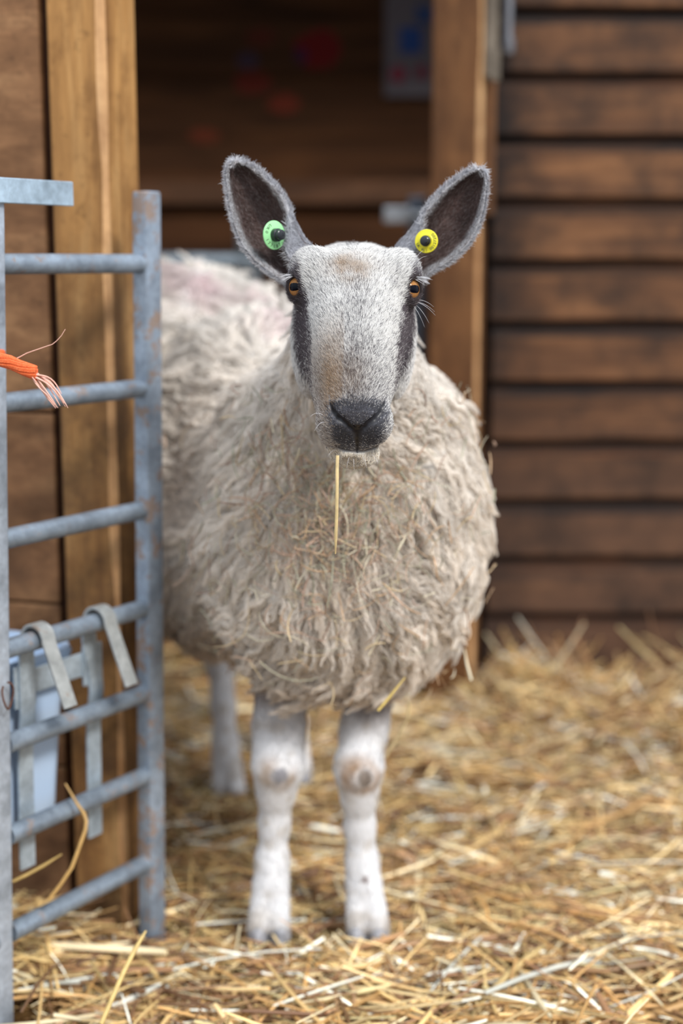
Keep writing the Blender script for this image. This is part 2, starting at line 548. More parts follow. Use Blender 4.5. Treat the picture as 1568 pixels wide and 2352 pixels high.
sl, P = gb.sub(gb.lo, gb.lo + gb.h * gb.n); gb.f[:] = torso_eval(P, .035); del P
LEGS = {  # joints from the body down: x, y, z, radius
    'fl': [(-.070, 1.87, .50, .065), (-.078, 1.845, .37, .040), (-.0835, 1.815, .285, .0305), (-.0836, 1.797, .243, .0300), (-.0870, 1.806, .205, .0215), (-.0905, 1.815, .155, .0165), (-.0938, 1.815, .10, .0185), (-.0955, 1.808, .072, .0215)],
    'fr': [(.060, 1.87, .50, .065), (.045, 1.845, .36, .034), (.030, 1.82, .285, .0275), (.0225, 1.797, .238, .0280), (.0235, 1.806, .198, .0200), (.0246, 1.815, .150, .0163), (.0275, 1.815, .10, .0180), (.0300, 1.808, .072, .0210)],
    'hl': [(-.225, 2.42, .50, .085), (-.22, 2.40, .36, .050), (-.212, 2.405, .27, .030), (-.212, 2.39, .225, .024), (-.203, 2.35, .15, .0170), (-.198, 2.325, .09, .0185), (-.196, 2.315, .065, .0215)],
    'hr': [(-0.1030, 2.50, .50, .085), (-0.0980, 2.50, .36, .050), (-0.0930, 2.50, .27, .030), (-0.0910, 2.485, .225, .024), (-0.0870, 2.45, .15, .0170), (-0.0860, 2.425, .09, .0185), (-0.0860, 2.415, .065, .0215)],
}
FEET = {'fl': (-.0985, 1.80, .06), 'fr': (.0365, 1.80, -.10), 'hl': (-.187, 2.295, -.35), 'hr': (-.081, 2.40, -.1)}
for k_, pts in LEGS.items():
    chain_union(gb, pts, .020)
    fx, fy, yaw = FEET[k_]; p = np.array(pts[-1]); 
    sdv = np.array([math.cos(yaw), math.sin(yaw), 0]); fw = np.array([math.sin(yaw) , -math.cos(yaw), 0])
    for sg in (-1, 1):
        a_ = p[:3] + sdv * sg * .0070; b_ = np.array([fx, fy, .016]) + sdv * sg * .0138 + fw * .008
        gb.union(cone(a_, b_, .0165, .0150), np.minimum(a_, b_) - .05, np.maximum(a_, b_) + .05, .007)
    if k_ == 'fl' or k_ == 'fr':   # knee callus
        kc = np.array(pts[3][:3]) + np.array([.002, -.029, -.002])
        gb.union(ell(kc, (.0095, .007, .010)), kc - .03, kc + .03, .006)
g_neck2 = cone(C0 + np.array([0, -.03, .12]), from_head(-.03, -.10, 0), .080, .044)
gb.union(g_neck2, gb.lo, gb.lo + gb.h * gb.n, .04)
bv_, bq_ = gb.mesh()

# --- ears: cupped leaves whose inner margin curls forward at the base
def interp_poly(pts, n):
    pts = np.asarray(pts, float); d = np.r_[0, np.cumsum(np.linalg.norm(np.diff(pts, axis=0), axis=1))]; t = np.linspace(0, d[-1], n)
    return np.stack([np.interp(t, d, pts[:, k]) for k in range(2)], 1)
def smooth1(p, it=2):
    for _ in range(it): p[1:-1] = .25 * p[:-2] + .5 * p[1:-1] + .25 * p[2:]
    return p
def make_ear(lat, med, curl, cup, zb, zt, zlat):
    NS, NTT = 46, 33
    L = smooth1(interp_poly(lat, NS)); M_ = smooth1(interp_poly(med, NS))
    S = np.linspace(0, 1, NS); T = np.linspace(0, 1, NTT)
    G = np.zeros((NS, NTT, 3))
    for i, s in enumerate(S):
        zc = lerp(zb, zt, s)
        wpx = np.linalg.norm(L[i] - M_[i])
        k = np.interp(s, [0, .20, .32, .42, 1], [curl, curl * .75, curl * .3, 0, 0])
        cd = np.interp(s, [0, .15, .5, .85, 1], [cup * .9, cup * 1.1, cup, cup * .55, .0])
        for j, t in enumerate(T):
            # cross-section: lateral rim (t=0) -> back -> silhouette (t=.78) -> curled rim (t=1)
            tt = min(t / .78, 1)
            p = lerp(L[i], M_[i], tt)
            dep = cd * (1 - (2 * tt - 1) ** 2) ** .8 * (1.0)
            z = zc + dep + zlat * (1 - tt)
            if t > .78:
                e = (t - .78) / .22
                p = M_[i] + (L[i] - M_[i]) * k * math.sin(e * math.pi / 2) * 1.0
                z = zc - (.012 * k / max(curl, 1e-6)) * math.sin(e * math.pi * .5) if k > 0 else zc
            G[i, j] = at(p[0], p[1], z)
    # thickness
    du = np.gradient(G, axis=0); dv = np.gradient(G, axis=1); N = nrm(np.cross(du, dv))
    mid = N[NS // 2, NTT // 2]
    if mid[1] > 0: N = -N          # N towards the camera = inner face
    th = np.interp(S, [0, .5, 1], [.0032, .0022, .0014])[:, None, None]
    edge = np.minimum(1, np.minimum(T, 1 - T) * 14 + .25)[None, :, None]
    Fi = G + N * th * .5 * edge; Bk = G - N * th * edge
    V = np.concatenate([Fi.reshape(-1, 3), Bk.reshape(-1, 3)]); o = NS * NTT
    I = np.arange(o).reshape(NS, NTT)
    a = I[:-1, :-1].ravel(); b = I[1:, :-1].ravel(); c = I[1:, 1:].ravel(); d = I[:-1, 1:].ravel()
    Q = [np.stack([a, b, c, d], 1), np.stack([a + o, d + o, c + o, b + o], 1)]
    for ring in (I[0, :], I[:, -1], I[-1, ::-1], I[::-1, 0]):
        x, y = ring[:-1], ring[1:]; Q.append(np.stack([x, y, y + o, x + o], 1))
    Q = np.concatenate(Q)
    inner = np.r_[np.ones(o), np.zeros(o)]
    tt = np.tile(T, NS); ss = np.repeat(S, NTT)
    rim = np.minimum(tt, 1 - tt)
    return V, Q, np.r_[inner], np.r_[ss, ss], np.r_[tt, tt], G, N
EARS = []
EARS.append(make_ear([(668, 655), (650, 645), (622, 628), (585, 598), (555, 560), (538, 515), (527, 470), (521, 430), (518, 398), (524, 376), (541, 367)],
                     [(722, 600), (718, 572), (705, 560), (690, 540), (675, 512), (664, 485), (650, 455), (628, 425), (598, 397), (570, 377), (541, 367)],
                     .62, .034, 1.555, 1.545, -.006))
EARS.append(make_ear([(958, 655), (970, 640), (990, 622), (1035, 600), (1075, 560), (1098, 518), (1110, 475), (1116, 435), (1117, 408), (1114, 392), (1103, 387)],
                     [(905, 600), (910, 572), (922, 558), (940, 540), (960, 512), (978, 485), (1000, 457), (1028, 428), (1058, 405), (1082, 391), (1103, 387)],
                     .50, .034, 1.555, 1.545, -.006))

# --- one continuous skin: union of body, head and ears
def to_obj(n, V, Q): return mesh_obj(n, V, Q)
bo = to_obj('body', bv_, bq_)
ho = to_obj('tmp_head', hv, hq)
eos = [to_obj('tmp_ear', e[0], e[1]) for e in EARS]
import bmesh as _bm
for o in eos:
    bm = _bm.new(); bm.from_mesh(o.data); _bm.ops.remove_doubles(bm, verts=bm.verts, dist=1e-6); _bm.ops.recalc_face_normals(bm, faces=bm.faces); bm.to_mesh(o.data); bm.free()
def vol(o):
    bm = _bm.new(); bm.from_mesh(o.data); v = bm.calc_volume(signed=True); bm.free(); return v
for o in [bo, ho] + eos:
    if vol(o) < 0:
        o.data.flip_normals()
nv = len(bo.data.vertices); me2 = None
for solver in ('MANIFOLD', 'EXACT'):
    md = bo.modifiers.new('b', 'BOOLEAN'); md.operation = 'UNION'; md.object = ho; md.solver = solver
    me2 = bpy.data.meshes.new_from_object(bo.evaluated_get(bpy.context.evaluated_depsgraph_get()))
    bo.modifiers.clear()
    if len(me2.vertices) > nv + 1000: break
print('UNION', solver, nv, len(ho.data.vertices), len(me2.vertices))
if len(me2.vertices) <= nv + 1000:
    bm = _bm.new(); bm.from_mesh(bo.data); bm.from_mesh(ho.data); bm.to_mesh(me2); bm.free()
bm = _bm.new(); bm.from_mesh(me2)
for o in eos: bm.from_mesh(o.data)
bm.to_mesh(me2); bm.free()
bo.data = me2
for o in [ho] + eos: bpy.data.objects.remove(o)
me2.polygons.foreach_set('use_smooth', np.ones(len(me2.polygons), bool))
n = len(me2.vertices); BV = np.zeros(n * 3, np.float32); me2.vertices.foreach_get('co', BV); BV = BV.reshape(-1, 3).astype(float)

# --- coat colour of skin and hair, from head / leg coordinates
EARV = np.concatenate([e[0] for e in EARS])
def q_of(P):      # frontal height on the face, metres below the eye line
    a, b, c = to_head(P); return a * math.cos(TAU) - b * math.sin(TAU)
WHITE = np.array([.84, .83, .81]); GREY = np.array([.20, .19, .205]); DARK = np.array([.050, .036, .036]); BLACK = np.array([.012, .012, .016])
TAN = np.array([.36, .23, .12])
NOSE_A = .158
def face_masks(P):
    a, b, c = to_head(P); q = q_of(P); ac = np.abs(c)
    n1 = vnoise(P * 160, 3) * .0025 + vnoise(P * 60, 5) * .002
    inner = np.interp(a, [-.02, 0, .02, .05, .08, .11, .14], [.056, .0525, .0485, .0440, .0405, .0375, .040]) + n1
    st = sstep(0, .004, ac - inner) * sstep(-.012, .0, a) * (1 - sstep(.095, .13, a)) * sstep(-.060, -.030, b + n1 * 2)
    eye = np.zeros(len(P))
    for sgn, c0, look, R in EYES:
        d = np.linalg.norm(P - (c0 + look * R * .8), axis=1); eye = np.maximum(eye, 1 - sstep(.0105, .0165, d + n1 * .7))
    return a, b, c, q, st, eye
def nose_mask(P):
    uu, vv = proj(P); a, b, c = to_head(P); du = np.abs(uu - mid_u) + vnoise(P * 300, 7) * 5
    hw = np.interp(vv, [905, 925, 945, 970, 1000, 1020, 1034], [14, 58, 68, 63, 56, 46, 36])
    return sstep(13, -10, du - hw) * sstep(900, 936, vv + .12 * du) * (.45 + .55 * sstep(1036, 1008, vv)) * sstep(1038, 1033, vv) * (a > .10) * (b > -.07)
def leather_mask(P):
    uu, vv = proj(P); du = np.abs(uu - mid_u + 1)
    vw = np.interp(du, [0, 5, 14, 27, 42, 56, 62], [996, 992, 982, 971, 961, 942, 925])
    m = np.exp(-((vv - vw) / 11.0) ** 2) * (du < 64)
    m = np.maximum(m, np.exp(-(du / np.interp(vv, [985, 1005, 1036], [16, 8, 5])) ** 2) * (vv > 976) * (vv < 1040))
    vm = 1036 - (du / 52) ** 2 * 14
    m = np.maximum(m, np.exp(-((vv - vm) / 4.0) ** 2) * (du < 52) * .8)
    a, b, c = to_head(P)
    return m * (b > -.07) * (a > .12)

def skin_colour(P):
    out = np.tile(np.array([.42, .41, .41]), (len(P), 1))
    a, b, c, q, st, eye = face_masks(P)
    head = (a > -.13) & (b > -.17) & (np.abs(c) < .11) & (P[:, 1] < 1.66) & (P[:, 2] > .68)
    hcol = np.tile(np.array([.38, .37, .38]), (len(P), 1))
    hcol = lerp(hcol, np.array([.66, .63, .58]), np.maximum(sstep(-.02, -.05, b), sstep(.160, .166, q))[:, None])
    hcol = lerp(hcol, DARK * 1.1, (st * .9)[:, None])
    hcol = lerp(hcol, DARK * .55, eye[:, None])
    nm = nose_mask(P); hcol = lerp(hcol, np.array([.055, .055, .065]), nm[:, None])
    hcol = lerp(hcol, BLACK, leather_mask(P)[:, None])
    out[head] = hcol[head]
    return out, head
SKC, headmask = skin_colour(BV)
# ears
from mathutils.kdtree import KDTree
kd = KDTree(len(EARV)); 
for i, p in enumerate(EARV): kd.insert(p, i)
kd.balance()
ear_in = np.concatenate([e[2] for e in EARS]); ear_s = np.concatenate([e[3] for e in EARS]); ear_t = np.concatenate([e[4] for e in EARS])
nE = len(EARV)
BN_ = None
ear_sel = np.arange(n) >= n - nE
EV = BV[n - nE:]
ei = np.array([kd.find(p)[1] for p in EV])
ein, es, et = ear_in[ei], ear_s[ei], ear_t[ei]
def ear_colour(inn, s, t, P):
    tm = np.interp(s, [.30, .43], [1.0, .785])
    rimd = np.minimum(np.minimum(t, np.maximum(tm - t, 0)) * 1.0, (1 - s) * .9)
    g = np.array([.30, .30, .33]); dk = np.array([.135, .088, .080])
    c = np.where((inn > .5)[:, None], lerp(np.array([.58, .58, .60]), dk, sstep(.015, .11, rimd + vnoise(P * 250, 2) * .02)[:, None]), g)
    c = np.where(((inn > .5) & (t > .80) & (s < .36))[:, None], g * .9, c)
    w = vnoise(P * 70, 8)
    c = np.where((inn > .5)[:, None], c * (1 + .25 * w[:, None]), c)
    return c
SKC[n - nE:] = ear_colour(ein, es, et, EV)
# legs
def leg_colour(P):
    w = np.array([.76, .76, .77])
    c = np.tile(w, (len(P), 1))
    n1 = vnoise(P * 60, 4); n2 = vnoise(P * 25, 9)
    c = lerp(c, np.array([.50, .44, .37]), (sstep(.1, .6, n1) * .5)[:, None])
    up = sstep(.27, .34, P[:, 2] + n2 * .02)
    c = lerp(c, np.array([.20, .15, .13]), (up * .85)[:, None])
    sidev = sstep(.05, -.4, n2) * 0
    for k_ in ('fl', 'fr'):
        kc = np.array(LEGS[k_][3][:3]) + np.array([.002, -.03, 0])
        d = np.linalg.norm((P - kc) * np.array([1, .7, 1]), axis=1)
        d = d + vnoise(P * 55, 14) * .006 + vnoise(P * 150, 15) * .002
        ring = np.exp(-((d - .019) / .009) ** 2) * np.clip((.5 if k_ == 'fl' else .95) + .7 * vnoise(P * 30 + 3, 16), .1, 1) * (P[:, 1] < kc[1] + .03)
        c = lerp(c, np.array([.36, .21, .10]), (np.clip(ring * (.75 + .4 * n1), 0, 1) * (.75 if k_ == 'fl' else 1))[:, None])
        cal = 1 - sstep(.009, .0135, d)
        c = lerp(c, np.array([.33, .32, .34]) if k_ == 'fl' else np.array([.22, .18, .15]), cal[:, None])
    c = lerp(c, np.array([.30, .24, .18]), (sstep(.035, .01, P[:, 2]) * .6)[:, None])
    d = np.linalg.norm((P - np.array([.031, 1.787, .085])) * np.array([1, .5, 1.6]), axis=1)
    c = lerp(c, np.array([.12, .06, .05]), (1 - sstep(.003, .008, d))[:, None])
    return c
legm = (BV[:, 2] < .40) & ~headmask
SKC[legm] = leg_colour(BV[legm])
a_ = me2.color_attributes.new('Col', 'FLOAT_COLOR', 'POINT')
cc = np.ones((n, 4), np.float32); cc[:, :3] = SKC; a_.data.foreach_set('color', cc.ravel())
# wet leather where the nose is bare: roughness by a second attribute
lm = leather_mask(BV) * headmask
r_ = me2.attributes.new('wet', 'FLOAT', 'POINT'); r_.data.foreach_set('value', lm.astype(np.float32))
t = NT('sheep_skin')
at1 = t.n('ShaderNodeAttribute'); at1.attribute_name = 'Col'; at2 = t.n('ShaderNodeAttribute'); at2.attribute_name = 'wet'
t.set(at1.outputs['Color'], t.math('SUBTRACT', .75, t.math('MULTIPLY', at2.outputs['Fac'], .45)), 0, .35)
t.bump(t.noise(t.coord(), 420, 3, .6), .25, .001)
me2.materials.clear(); me2.materials.append(t.m)
bo.parent = sheep; bo.matrix_parent_inverse = sheep.matrix_world.inverted()

# --- eyes
iris = NT('eye_iris')
tcv = iris.coord()
sx = iris.n('ShaderNodeSeparateXYZ'); iris.l(tcv, sx.inputs[0])
px = iris.math('ABSOLUTE', iris.math('DIVIDE', sx.outputs[0], .0072)); py = iris.math('ABSOLUTE', iris.math('DIVIDE', sx.outputs[1], .0043))
pr = iris.math('ADD', iris.math('POWER', px, 2.6), iris.math('POWER', py, 2.6))
pm = iris.ramp(pr, [(.86, (1, 1, 1)), (1.0, (0, 0, 0))])
rad = iris.math('SQRT', iris.math('ADD', iris.math('MULTIPLY', sx.outputs[0], sx.outputs[0]), iris.math('MULTIPLY', sx.outputs[1], sx.outputs[1])))
ic = iris.ramp(iris.math('DIVIDE', rad, .012), [(.2, (.50, .25, .09)), (.78, (.42, .19, .06)), (.95, (.10, .035, .015))])
ic = iris.mix(.4, ic, iris.ramp(iris.noise(tcv, 900, 3), [(.3, (.55, .5, .45)), (.7, (1.1, 1.1, 1.1))]), 'MULTIPLY')
iris.set(iris.mix(pm, ic, (.002, .003, .008)), .02, 0, .14)
for sgn, c0, look, R in EYES:
    upv = nrm(np.array([0, 0, 1.]) + HC * sgn * .06); upv = nrm(upv - look * np.dot(upv, look)); sd = np.cross(upv, look)
    V = []; Fs = []
    nu, nv2 = 40, 24
    for i in range(nv2 + 1):
        th = math.pi * i / nv2
        for j in range(nu):
            ph = 2 * math.pi * j / nu
            V.append((R * math.sin(th) * math.cos(ph), R * math.sin(th) * math.sin(ph), R * math.cos(th) + .0010 * math.exp(-(th / .45) ** 2)))
    for i in range(nv2):
        for j in range(nu): Fs.append((i * nu + j, (i + 1) * nu + j, (i + 1) * nu + (j + 1) % nu, i * nu + (j + 1) % nu))
    e = mesh_obj('eye', np.array(V), np.array(Fs), iris.m)
    Mw = Matrix(((sd[0], upv[0], look[0], c0[0]), (sd[1], upv[1], look[1], c0[1]), (sd[2], upv[2], look[2], c0[2]), (0, 0, 0, 1)))
    e.matrix_world = Mw; bpy.context.view_layer.update()
    e.parent = sheep; e.matrix_parent_inverse = sheep.matrix_world.inverted()

# --- hooves
hoof_m = NT('hoof_horn'); hoof_m.set(hoof_m.ramp(hoof_m.noise(hoof_m.coord((20, 20, 90)), 3), [(.3, (.22, .22, .24)), (.7, (.40, .40, .42))]), .5, 0, .3)
for k_, (fx, fy, yaw) in FEET.items():
    mb = MB(); sdv = np.array([math.cos(yaw), math.sin(yaw), 0]); fw = np.array([math.sin(yaw), -math.cos(yaw), 0])
    for sg in (-1, 1):
        b_ = np.array([fx, fy, 0]) + sdv * sg * .0148
        rings = []
        for (z, s1, s2, off) in ((.0, .0150, .021, .010), (.010, .0150, .020, .009), (.018, .0135, .017, .007), (.024, .010, .012, .005)):
            for j in range(14):
                an = 2 * math.pi * j / 14; cx, cy = math.cos(an), math.sin(an)
                yy = cy * s2 * (1.15 if cy > 0 else .75)
                rings.append(b_ + sdv * (cx * s1 * (1 - .35 * max(cy, 0))) + fw * (yy + off) + np.array([0, 0, z]))
        Fs = [(r * 14 + j, r * 14 + (j + 1) % 14, (r + 1) * 14 + (j + 1) % 14, (r + 1) * 14 + j) for r in range(3) for j in range(14)]
        Fs += [tuple(range(13, -1, -1)), tuple(range(42, 56))]
        mb.add(rings, Fs)
    mb.build('hoof', hoof_m.m, sheep)

# --- short hair on face, ears and legs
hair_m = attr_mat('coat_hair', .55, .35, .22)
Tq = np.array([p.vertices[:] for p in me2.polygons if len(p.vertices) == 4], np.int64)
T3 = np.array([p.vertices[:] for p in me2.polygons if len(p.vertices) == 3], np.int64).reshape(-1, 3)
Tn = [p.vertices[:] for p in me2.polygons if len(p.vertices) > 4]
T3 = np.concatenate([T3] + [np.array([[f[0], f[i], f[i + 1]] for i in range(1, len(f) - 1)]) for f in Tn]) if Tn else T3
TA = np.concatenate([tris(Tq), T3]) if len(T3) else tris(Tq)
def near_eye(P):
    m = np.zeros(len(P), bool)
    for sgn, c0, look, R in EYES: m |= (np.linalg.norm(P - (c0 + look * .0135), axis=1) < .0103)
    return m
def grow(P, N, flow, length, lift, m=4, jit=.25, curl=0, seed=3):
    r = np.random.default_rng(seed); k = len(P)
    f = flow + r.normal(0, jit, (k, 3)); f = nrm(f - N * (f * N).sum(1, keepdims=True))
    d = nrm(f + N * lift[:, None]); t = np.linspace(0, 1, m)
    pts = P[:, None] + d[:, None] * (length[:, None] * t)[..., None]
    pts -= N[:, None] * (length[:, None] * (t ** 2) * lift[:, None] * .35)[..., None]
    pts += (r.normal(0, 1, (k, 1, 3)) * (length[:, None] * t ** 2 * .12)[..., None])
    return pts
faceT = TA[(headmask[TA].all(1)) & (TA < n - nE).all(1)]
fP, fN = scatter(BV, faceT, 300000, seed=11)
a, b, c, q, st, eye = face_masks(fP)
lm = leather_mask(fP)
keep = ~near_eye(fP) & (rng.random(len(fP)) > lm * 2.2) & (fP[:, 1] < 1.70)
fP, fN, a, b, c, q, st, eye = (x[keep] for x in (fP, fN, a, b, c, q, st, eye))
k = len(fP)
flow = -HA[None] * 1.0 + HC[None] * (np.clip(c * 16, -.9, .9))[:, None]
low = sstep(-.02, -.05, b)[:, None]; flow = flow * (1 - low) + (HA[None] * 1.0 - HB[None] * .2) * low
fore = sstep(.01, -.03, a)[:, None]
flow = flow * (1 - fore) + (HC[None] * np.tanh(c / .018)[:, None] * 1.0 - HA[None] * .55) * fore
chin = sstep(.158, .164, q)[:, None]; flow = flow * (1 - chin) + (np.array([[0, -.6, -1.]])) * chin
nm = nose_mask(fP)
ln = np.interp(a, [-.06, -.02, .03, .10, .15], [.0080, .0072, .0062, .0052, .0038]) * rng.uniform(.7, 1.3, k) * (1 - .62 * nm) * (1 - .5 * eye)
lift = np.full(k, .34) + rng.random(k) * .25
pts = grow(fP, fN, flow, ln, lift, 4, .22, seed=5)
# colour per hair
pd = .10 + .24 * np.exp(-((c) / .012) ** 2) * sstep(.0, .03, a) + .28 * sstep(.08, .13, a) + .1 * (vnoise(fP * 90, 6) > .3)
u_ = rng.random(k)
colr = np.where((u_ < pd)[:, None], GREY[None] * rng.uniform(.5, 1.3, (k, 1)), WHITE[None] * rng.uniform(.82, 1.1, (k, 1)))
tn = 1.35 * np.exp(-(((c + .005) / .018) ** 2 + ((q + .018) / .012) ** 2)) * (.6 + .5 * vnoise(fP * 120, 8))          # forehead stain
tn += .60 * np.exp(-(((c + .024) / .010) ** 2 + ((q - .092) / .035) ** 2)) + .38 * np.exp(-((c + .004) / .017) ** 2 - ((q - .088) / .025) ** 2)
tn += .30 * sstep(.05, .1, a) * (c < -.01)
tn = np.clip(tn, 0, 1)
colr = lerp(colr, TAN[None] * rng.uniform(.6, 1.5, (k, 1)), tn[:, None] * .8)
un0 = None
sdk = np.clip(st * (.97 - .35 * sstep(.05, .12, a)), 0, 1); ud = rng.random(k) < sdk
colr[ud] = (np.array([.085, .070, .078])[None] * rng.uniform(.5, 2.1, (ud.sum(), 1)))
ear_side = (np.abs(c) > .057) & (a < 0)
us = ear_side & (rng.random(k) < .5); colr[us] = GREY * rng.uniform(.6, 1.6, (us.sum(), 1))
ue = rng.random(k) < eye * .95; colr[ue] = DARK * rng.uniform(.6, 1.6, (ue.sum(), 1))
un = rng.random(k) < nm * .92; colr[un] = np.array([.085, .088, .105]) * rng.uniform(.4, 2.0, (un.sum(), 1)) * (1 + 1.2 * sstep(1.0, .0, np.abs(q[un] - .1235) / .012) * (np.abs(c[un]) < .02))[:, None]  # dark nose hair, with a paler sheen painted in between the nostrils
ch = chin[:, 0] * (rng.random(k) < .85) > .4; colr[ch] = np.array([.82, .76, .66]) * rng.uniform(.8, 1.2, (ch.sum(), 1))
spot = np.exp(-(((c + .002) / .005) ** 2 + ((q + .047) / .004) ** 2)) > rng.random(k); colr[spot] = GREY * .7
rad_ = np.array([.00015, .00015, .00012, .00004])
hair_obj('face_hair', pts, rad_, colr, hair_m, sheep)

# ear hair
earT = TA[(TA >= n - nE).all(1)]
eP, eN = scatter(BV, earT, 90000, seed=21)
ei2 = np.array([kd.find(p)[1] for p in eP]); inn, s_, t_ = ear_in[ei2], ear_s[ei2], ear_t[ei2]
rim = np.minimum(np.minimum(t_, np.maximum(np.interp(s_, [.30, .43], [1.0, .785]) - t_, 0)), (1 - s_) * .9)
isrim = rim < .045
axis_d = np.zeros_like(eP); out_d = np.zeros_like(eP)
for e_i, E in enumerate(EARS):
    G = E[5]; m_ = (eP[:, 0] < HO[0]) if e_i == 0 else (eP[:, 0] >= HO[0])
    ax = nrm(G[-1, 16] - G[8, 16]); axis_d[m_] = ax
    cen = G[:, 16]; i_ = np.clip((s_[m_] * 45).astype(int), 0, 45)
    o_ = eP[m_] - cen[i_]; out_d[m_] = nrm(o_ - ax * (o_ @ ax)[:, None] * .6)
flow = axis_d * .8 + out_d * np.where(isrim, 1.4, .35)[:, None]
le = np.where(isrim, rng.uniform(.005, .011, len(eP)), rng.uniform(.0035, .007, len(eP)))
lift = np.where(isrim, .9, .35)
flow_r = np.where(isrim[:, None], flow, flow)
pts = grow(eP, eN, flow_r, le, lift, 4, .25, seed=8)
ec = ear_colour(inn, s_, t_, eP)
whiter = isrim & (rng.random(len(eP)) < .85)
ec = ec * rng.uniform(.6, 1.8, (len(eP), 1)); ec[whiter] = np.array([.84, .84, .86]) * rng.uniform(.75, 1.15, (whiter.sum(), 1))
back = (inn < .5); ub = back & (rng.random(len(eP)) < .6); ec[ub] = np.array([.55, .56, .60]) * rng.uniform(.7, 1.2, (ub.sum(), 1))
lt_ = (inn > .5) & (rng.random(len(eP)) < .22); ec[lt_] = np.array([.34, .29, .28]) * rng.uniform(.6, 1.3, (lt_.sum(), 1))
hair_obj('ear_hair', pts, rad_ * .95, ec, hair_m, sheep)

# leg hair
legT = TA[(legm[TA]).all(1) & (BV[TA[:, 0], 2] < .36)]
lP, lN = scatter(BV, legT, 60000, seed=31)
pts = grow(lP, lN, np.tile(np.array([[0, -.1, -1.]]), (len(lP), 1)), rng.uniform(.004, .008, len(lP)), np.full(len(lP), .4), 4, .2, seed=9)
hair_obj('leg_hair', pts, rad_ * 1.4, leg_colour(lP) * rng.uniform(.85, 1.25, (len(lP), 1)), hair_m, sheep)

# whiskers and brow lashes
wk = []
def strand(p0, p1, bend):
    t = np.linspace(0, 1, 6)[:, None]; return p0 + (p1 - p0) * t + np.asarray(bend) * (t * (1 - t) * 4) * .25
for (u0, v0, u1, v1) in ((953, 690, 996, 705), (952, 692, 1000, 725), (952, 696, 985, 742), (950, 700, 975, 752), (952, 705, 962, 770), (952, 694, 998, 716), (944, 615, 952, 590), (945, 618, 972, 575), (946, 620, 980, 588),
                         (660, 640, 646, 628), (740, 955, 712, 957), (742, 970, 722, 990), (893, 960, 915, 950), (893, 975, 914, 985), (800, 1048, 796, 1075), (815, 1052, 813, 1080), (835, 1050, 842, 1075), (855, 1045, 868, 1066), (770, 1035, 752, 1050)):
    p0 = trace(head_eval, u0 + (4 if u0 < 815 else -4), v0)
    if p0 is None: continue
    z = (p0[1] * CP - (p0[2] - CAMZ) * SP)
    wk.append(strand(p0, at(u1, v1, z - .004), (0, 0, .012)))
wk = np.array(wk)
hair_obj('whiskers', wk, np.array([.00022, .0002, .00018, .00015, .0001, .00004]), np.tile(np.array([.75, .75, .78]), (len(wk), 1)), hair_m, sheep)
# pale eyelashes
ls = []
for sgn, c0, look, R in EYES:
    for i in range(34 if sgn > 0 else 14):
        t0 = rng.uniform(-.7, 1.0); base = c0 + look * .012 + UPV * .0115 + HC * sgn * (t0 * .006) - look * abs(t0) * .003
        tip = base + look * rng.uniform(.004, .009) + HC * sgn * rng.uniform(.006, .013) - UPV * rng.uniform(-.001, .008)
        ls.append(strand(base, tip, (0, 0, .004)))
hair_obj('eyelashes', np.array(ls), np.array([.0003, .0003, .00025, .0002, .00015, .00005]), np.tile(np.array([.6, .6, .62]), (len(ls), 1)), hair_m, sheep)

# --- fleece: woolly shell and its locks
def fleece_eval(P):
    d = torso_eval(P, .012)
    # keep the wool off the face
    return -smin(-d, np.maximum(head_base(P) - .004, -.2) if False else np.full(d.shape, 1.0), .001) if False else d
gf = Grid((-.55, 1.46, .28), (.30, 2.76, .96), .0075)
sl, P = gf.sub(gf.lo, gf.lo + gf.h * gf.n)
d = torso_eval(P, .014)
d -= (vnoise(P * 26, 1) * .007 + vnoise(P * 55, 2) * .004).astype(np.float32)
# wool stops behind the cheeks
a_h, b_h, c_h = to_head(P)
d = np.maximum(d, (b_h + .135 + .25 * np.maximum(-a_h, 0) * 0) * .9 - np.where(P[..., 1] > 1.75, 1, 0))
gf.f[:] = d
wv, wq = gf.mesh(); del P, d, a_h, b_h, c_h
WOOL = np.array([.92, .855, .775])
PINK = [(452, 640, .035), (590, 686, .03), (652, 742, .03)]
PK = []
for (pu, pv, pr_) in PINK:
    p = trace(lambda q: torso_eval(q, .0), pu, pv)
    if p is not None: PK.append((p, pr_))
def wool_colour(P):
    n1 = vnoise(P * 14, 11); n2 = vnoise(P * 40, 12)
    c = np.tile(WOOL, (len(P), 1)) * (1 + .10 * n2[:, None])
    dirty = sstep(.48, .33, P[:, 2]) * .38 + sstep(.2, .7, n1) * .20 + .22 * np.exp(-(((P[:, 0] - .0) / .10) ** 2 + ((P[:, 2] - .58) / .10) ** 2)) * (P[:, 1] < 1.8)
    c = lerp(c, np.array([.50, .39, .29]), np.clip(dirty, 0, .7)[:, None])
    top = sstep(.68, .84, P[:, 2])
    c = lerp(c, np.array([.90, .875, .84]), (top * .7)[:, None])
    for p, r in PK:
        dd = np.linalg.norm(P - p, axis=1); c = lerp(c, np.array([.55, .30, .38]), (np.exp(-(dd / r) ** 2) * .55)[:, None])
    return c
wool_m = attr_mat('fleece_wool', .9, .1)
fl = mesh_obj('fleece', wv, wq, wool_m, sheep, col=wool_colour(wv) * .58)  # darkened shell: shade of the crevices between locks put into its colour
lock_m = attr_mat('wool_lock', .8, .15, .32)
NL = 17500
kP, kN = scatter(wv, wq, NL, seed=41)
kk = len(kP)
fwd = sstep(1.95, 1.72, kP[:, 1])[:, None]
flow = np.array([[0, 0, -1.]]) * (.55 + .35 * fwd) + REAR[None] * (1 - fwd) * .75
nz = np.stack([vnoise(kP * 13, 21), vnoise(kP * 13, 22), vnoise(kP * 13, 23)], 1)
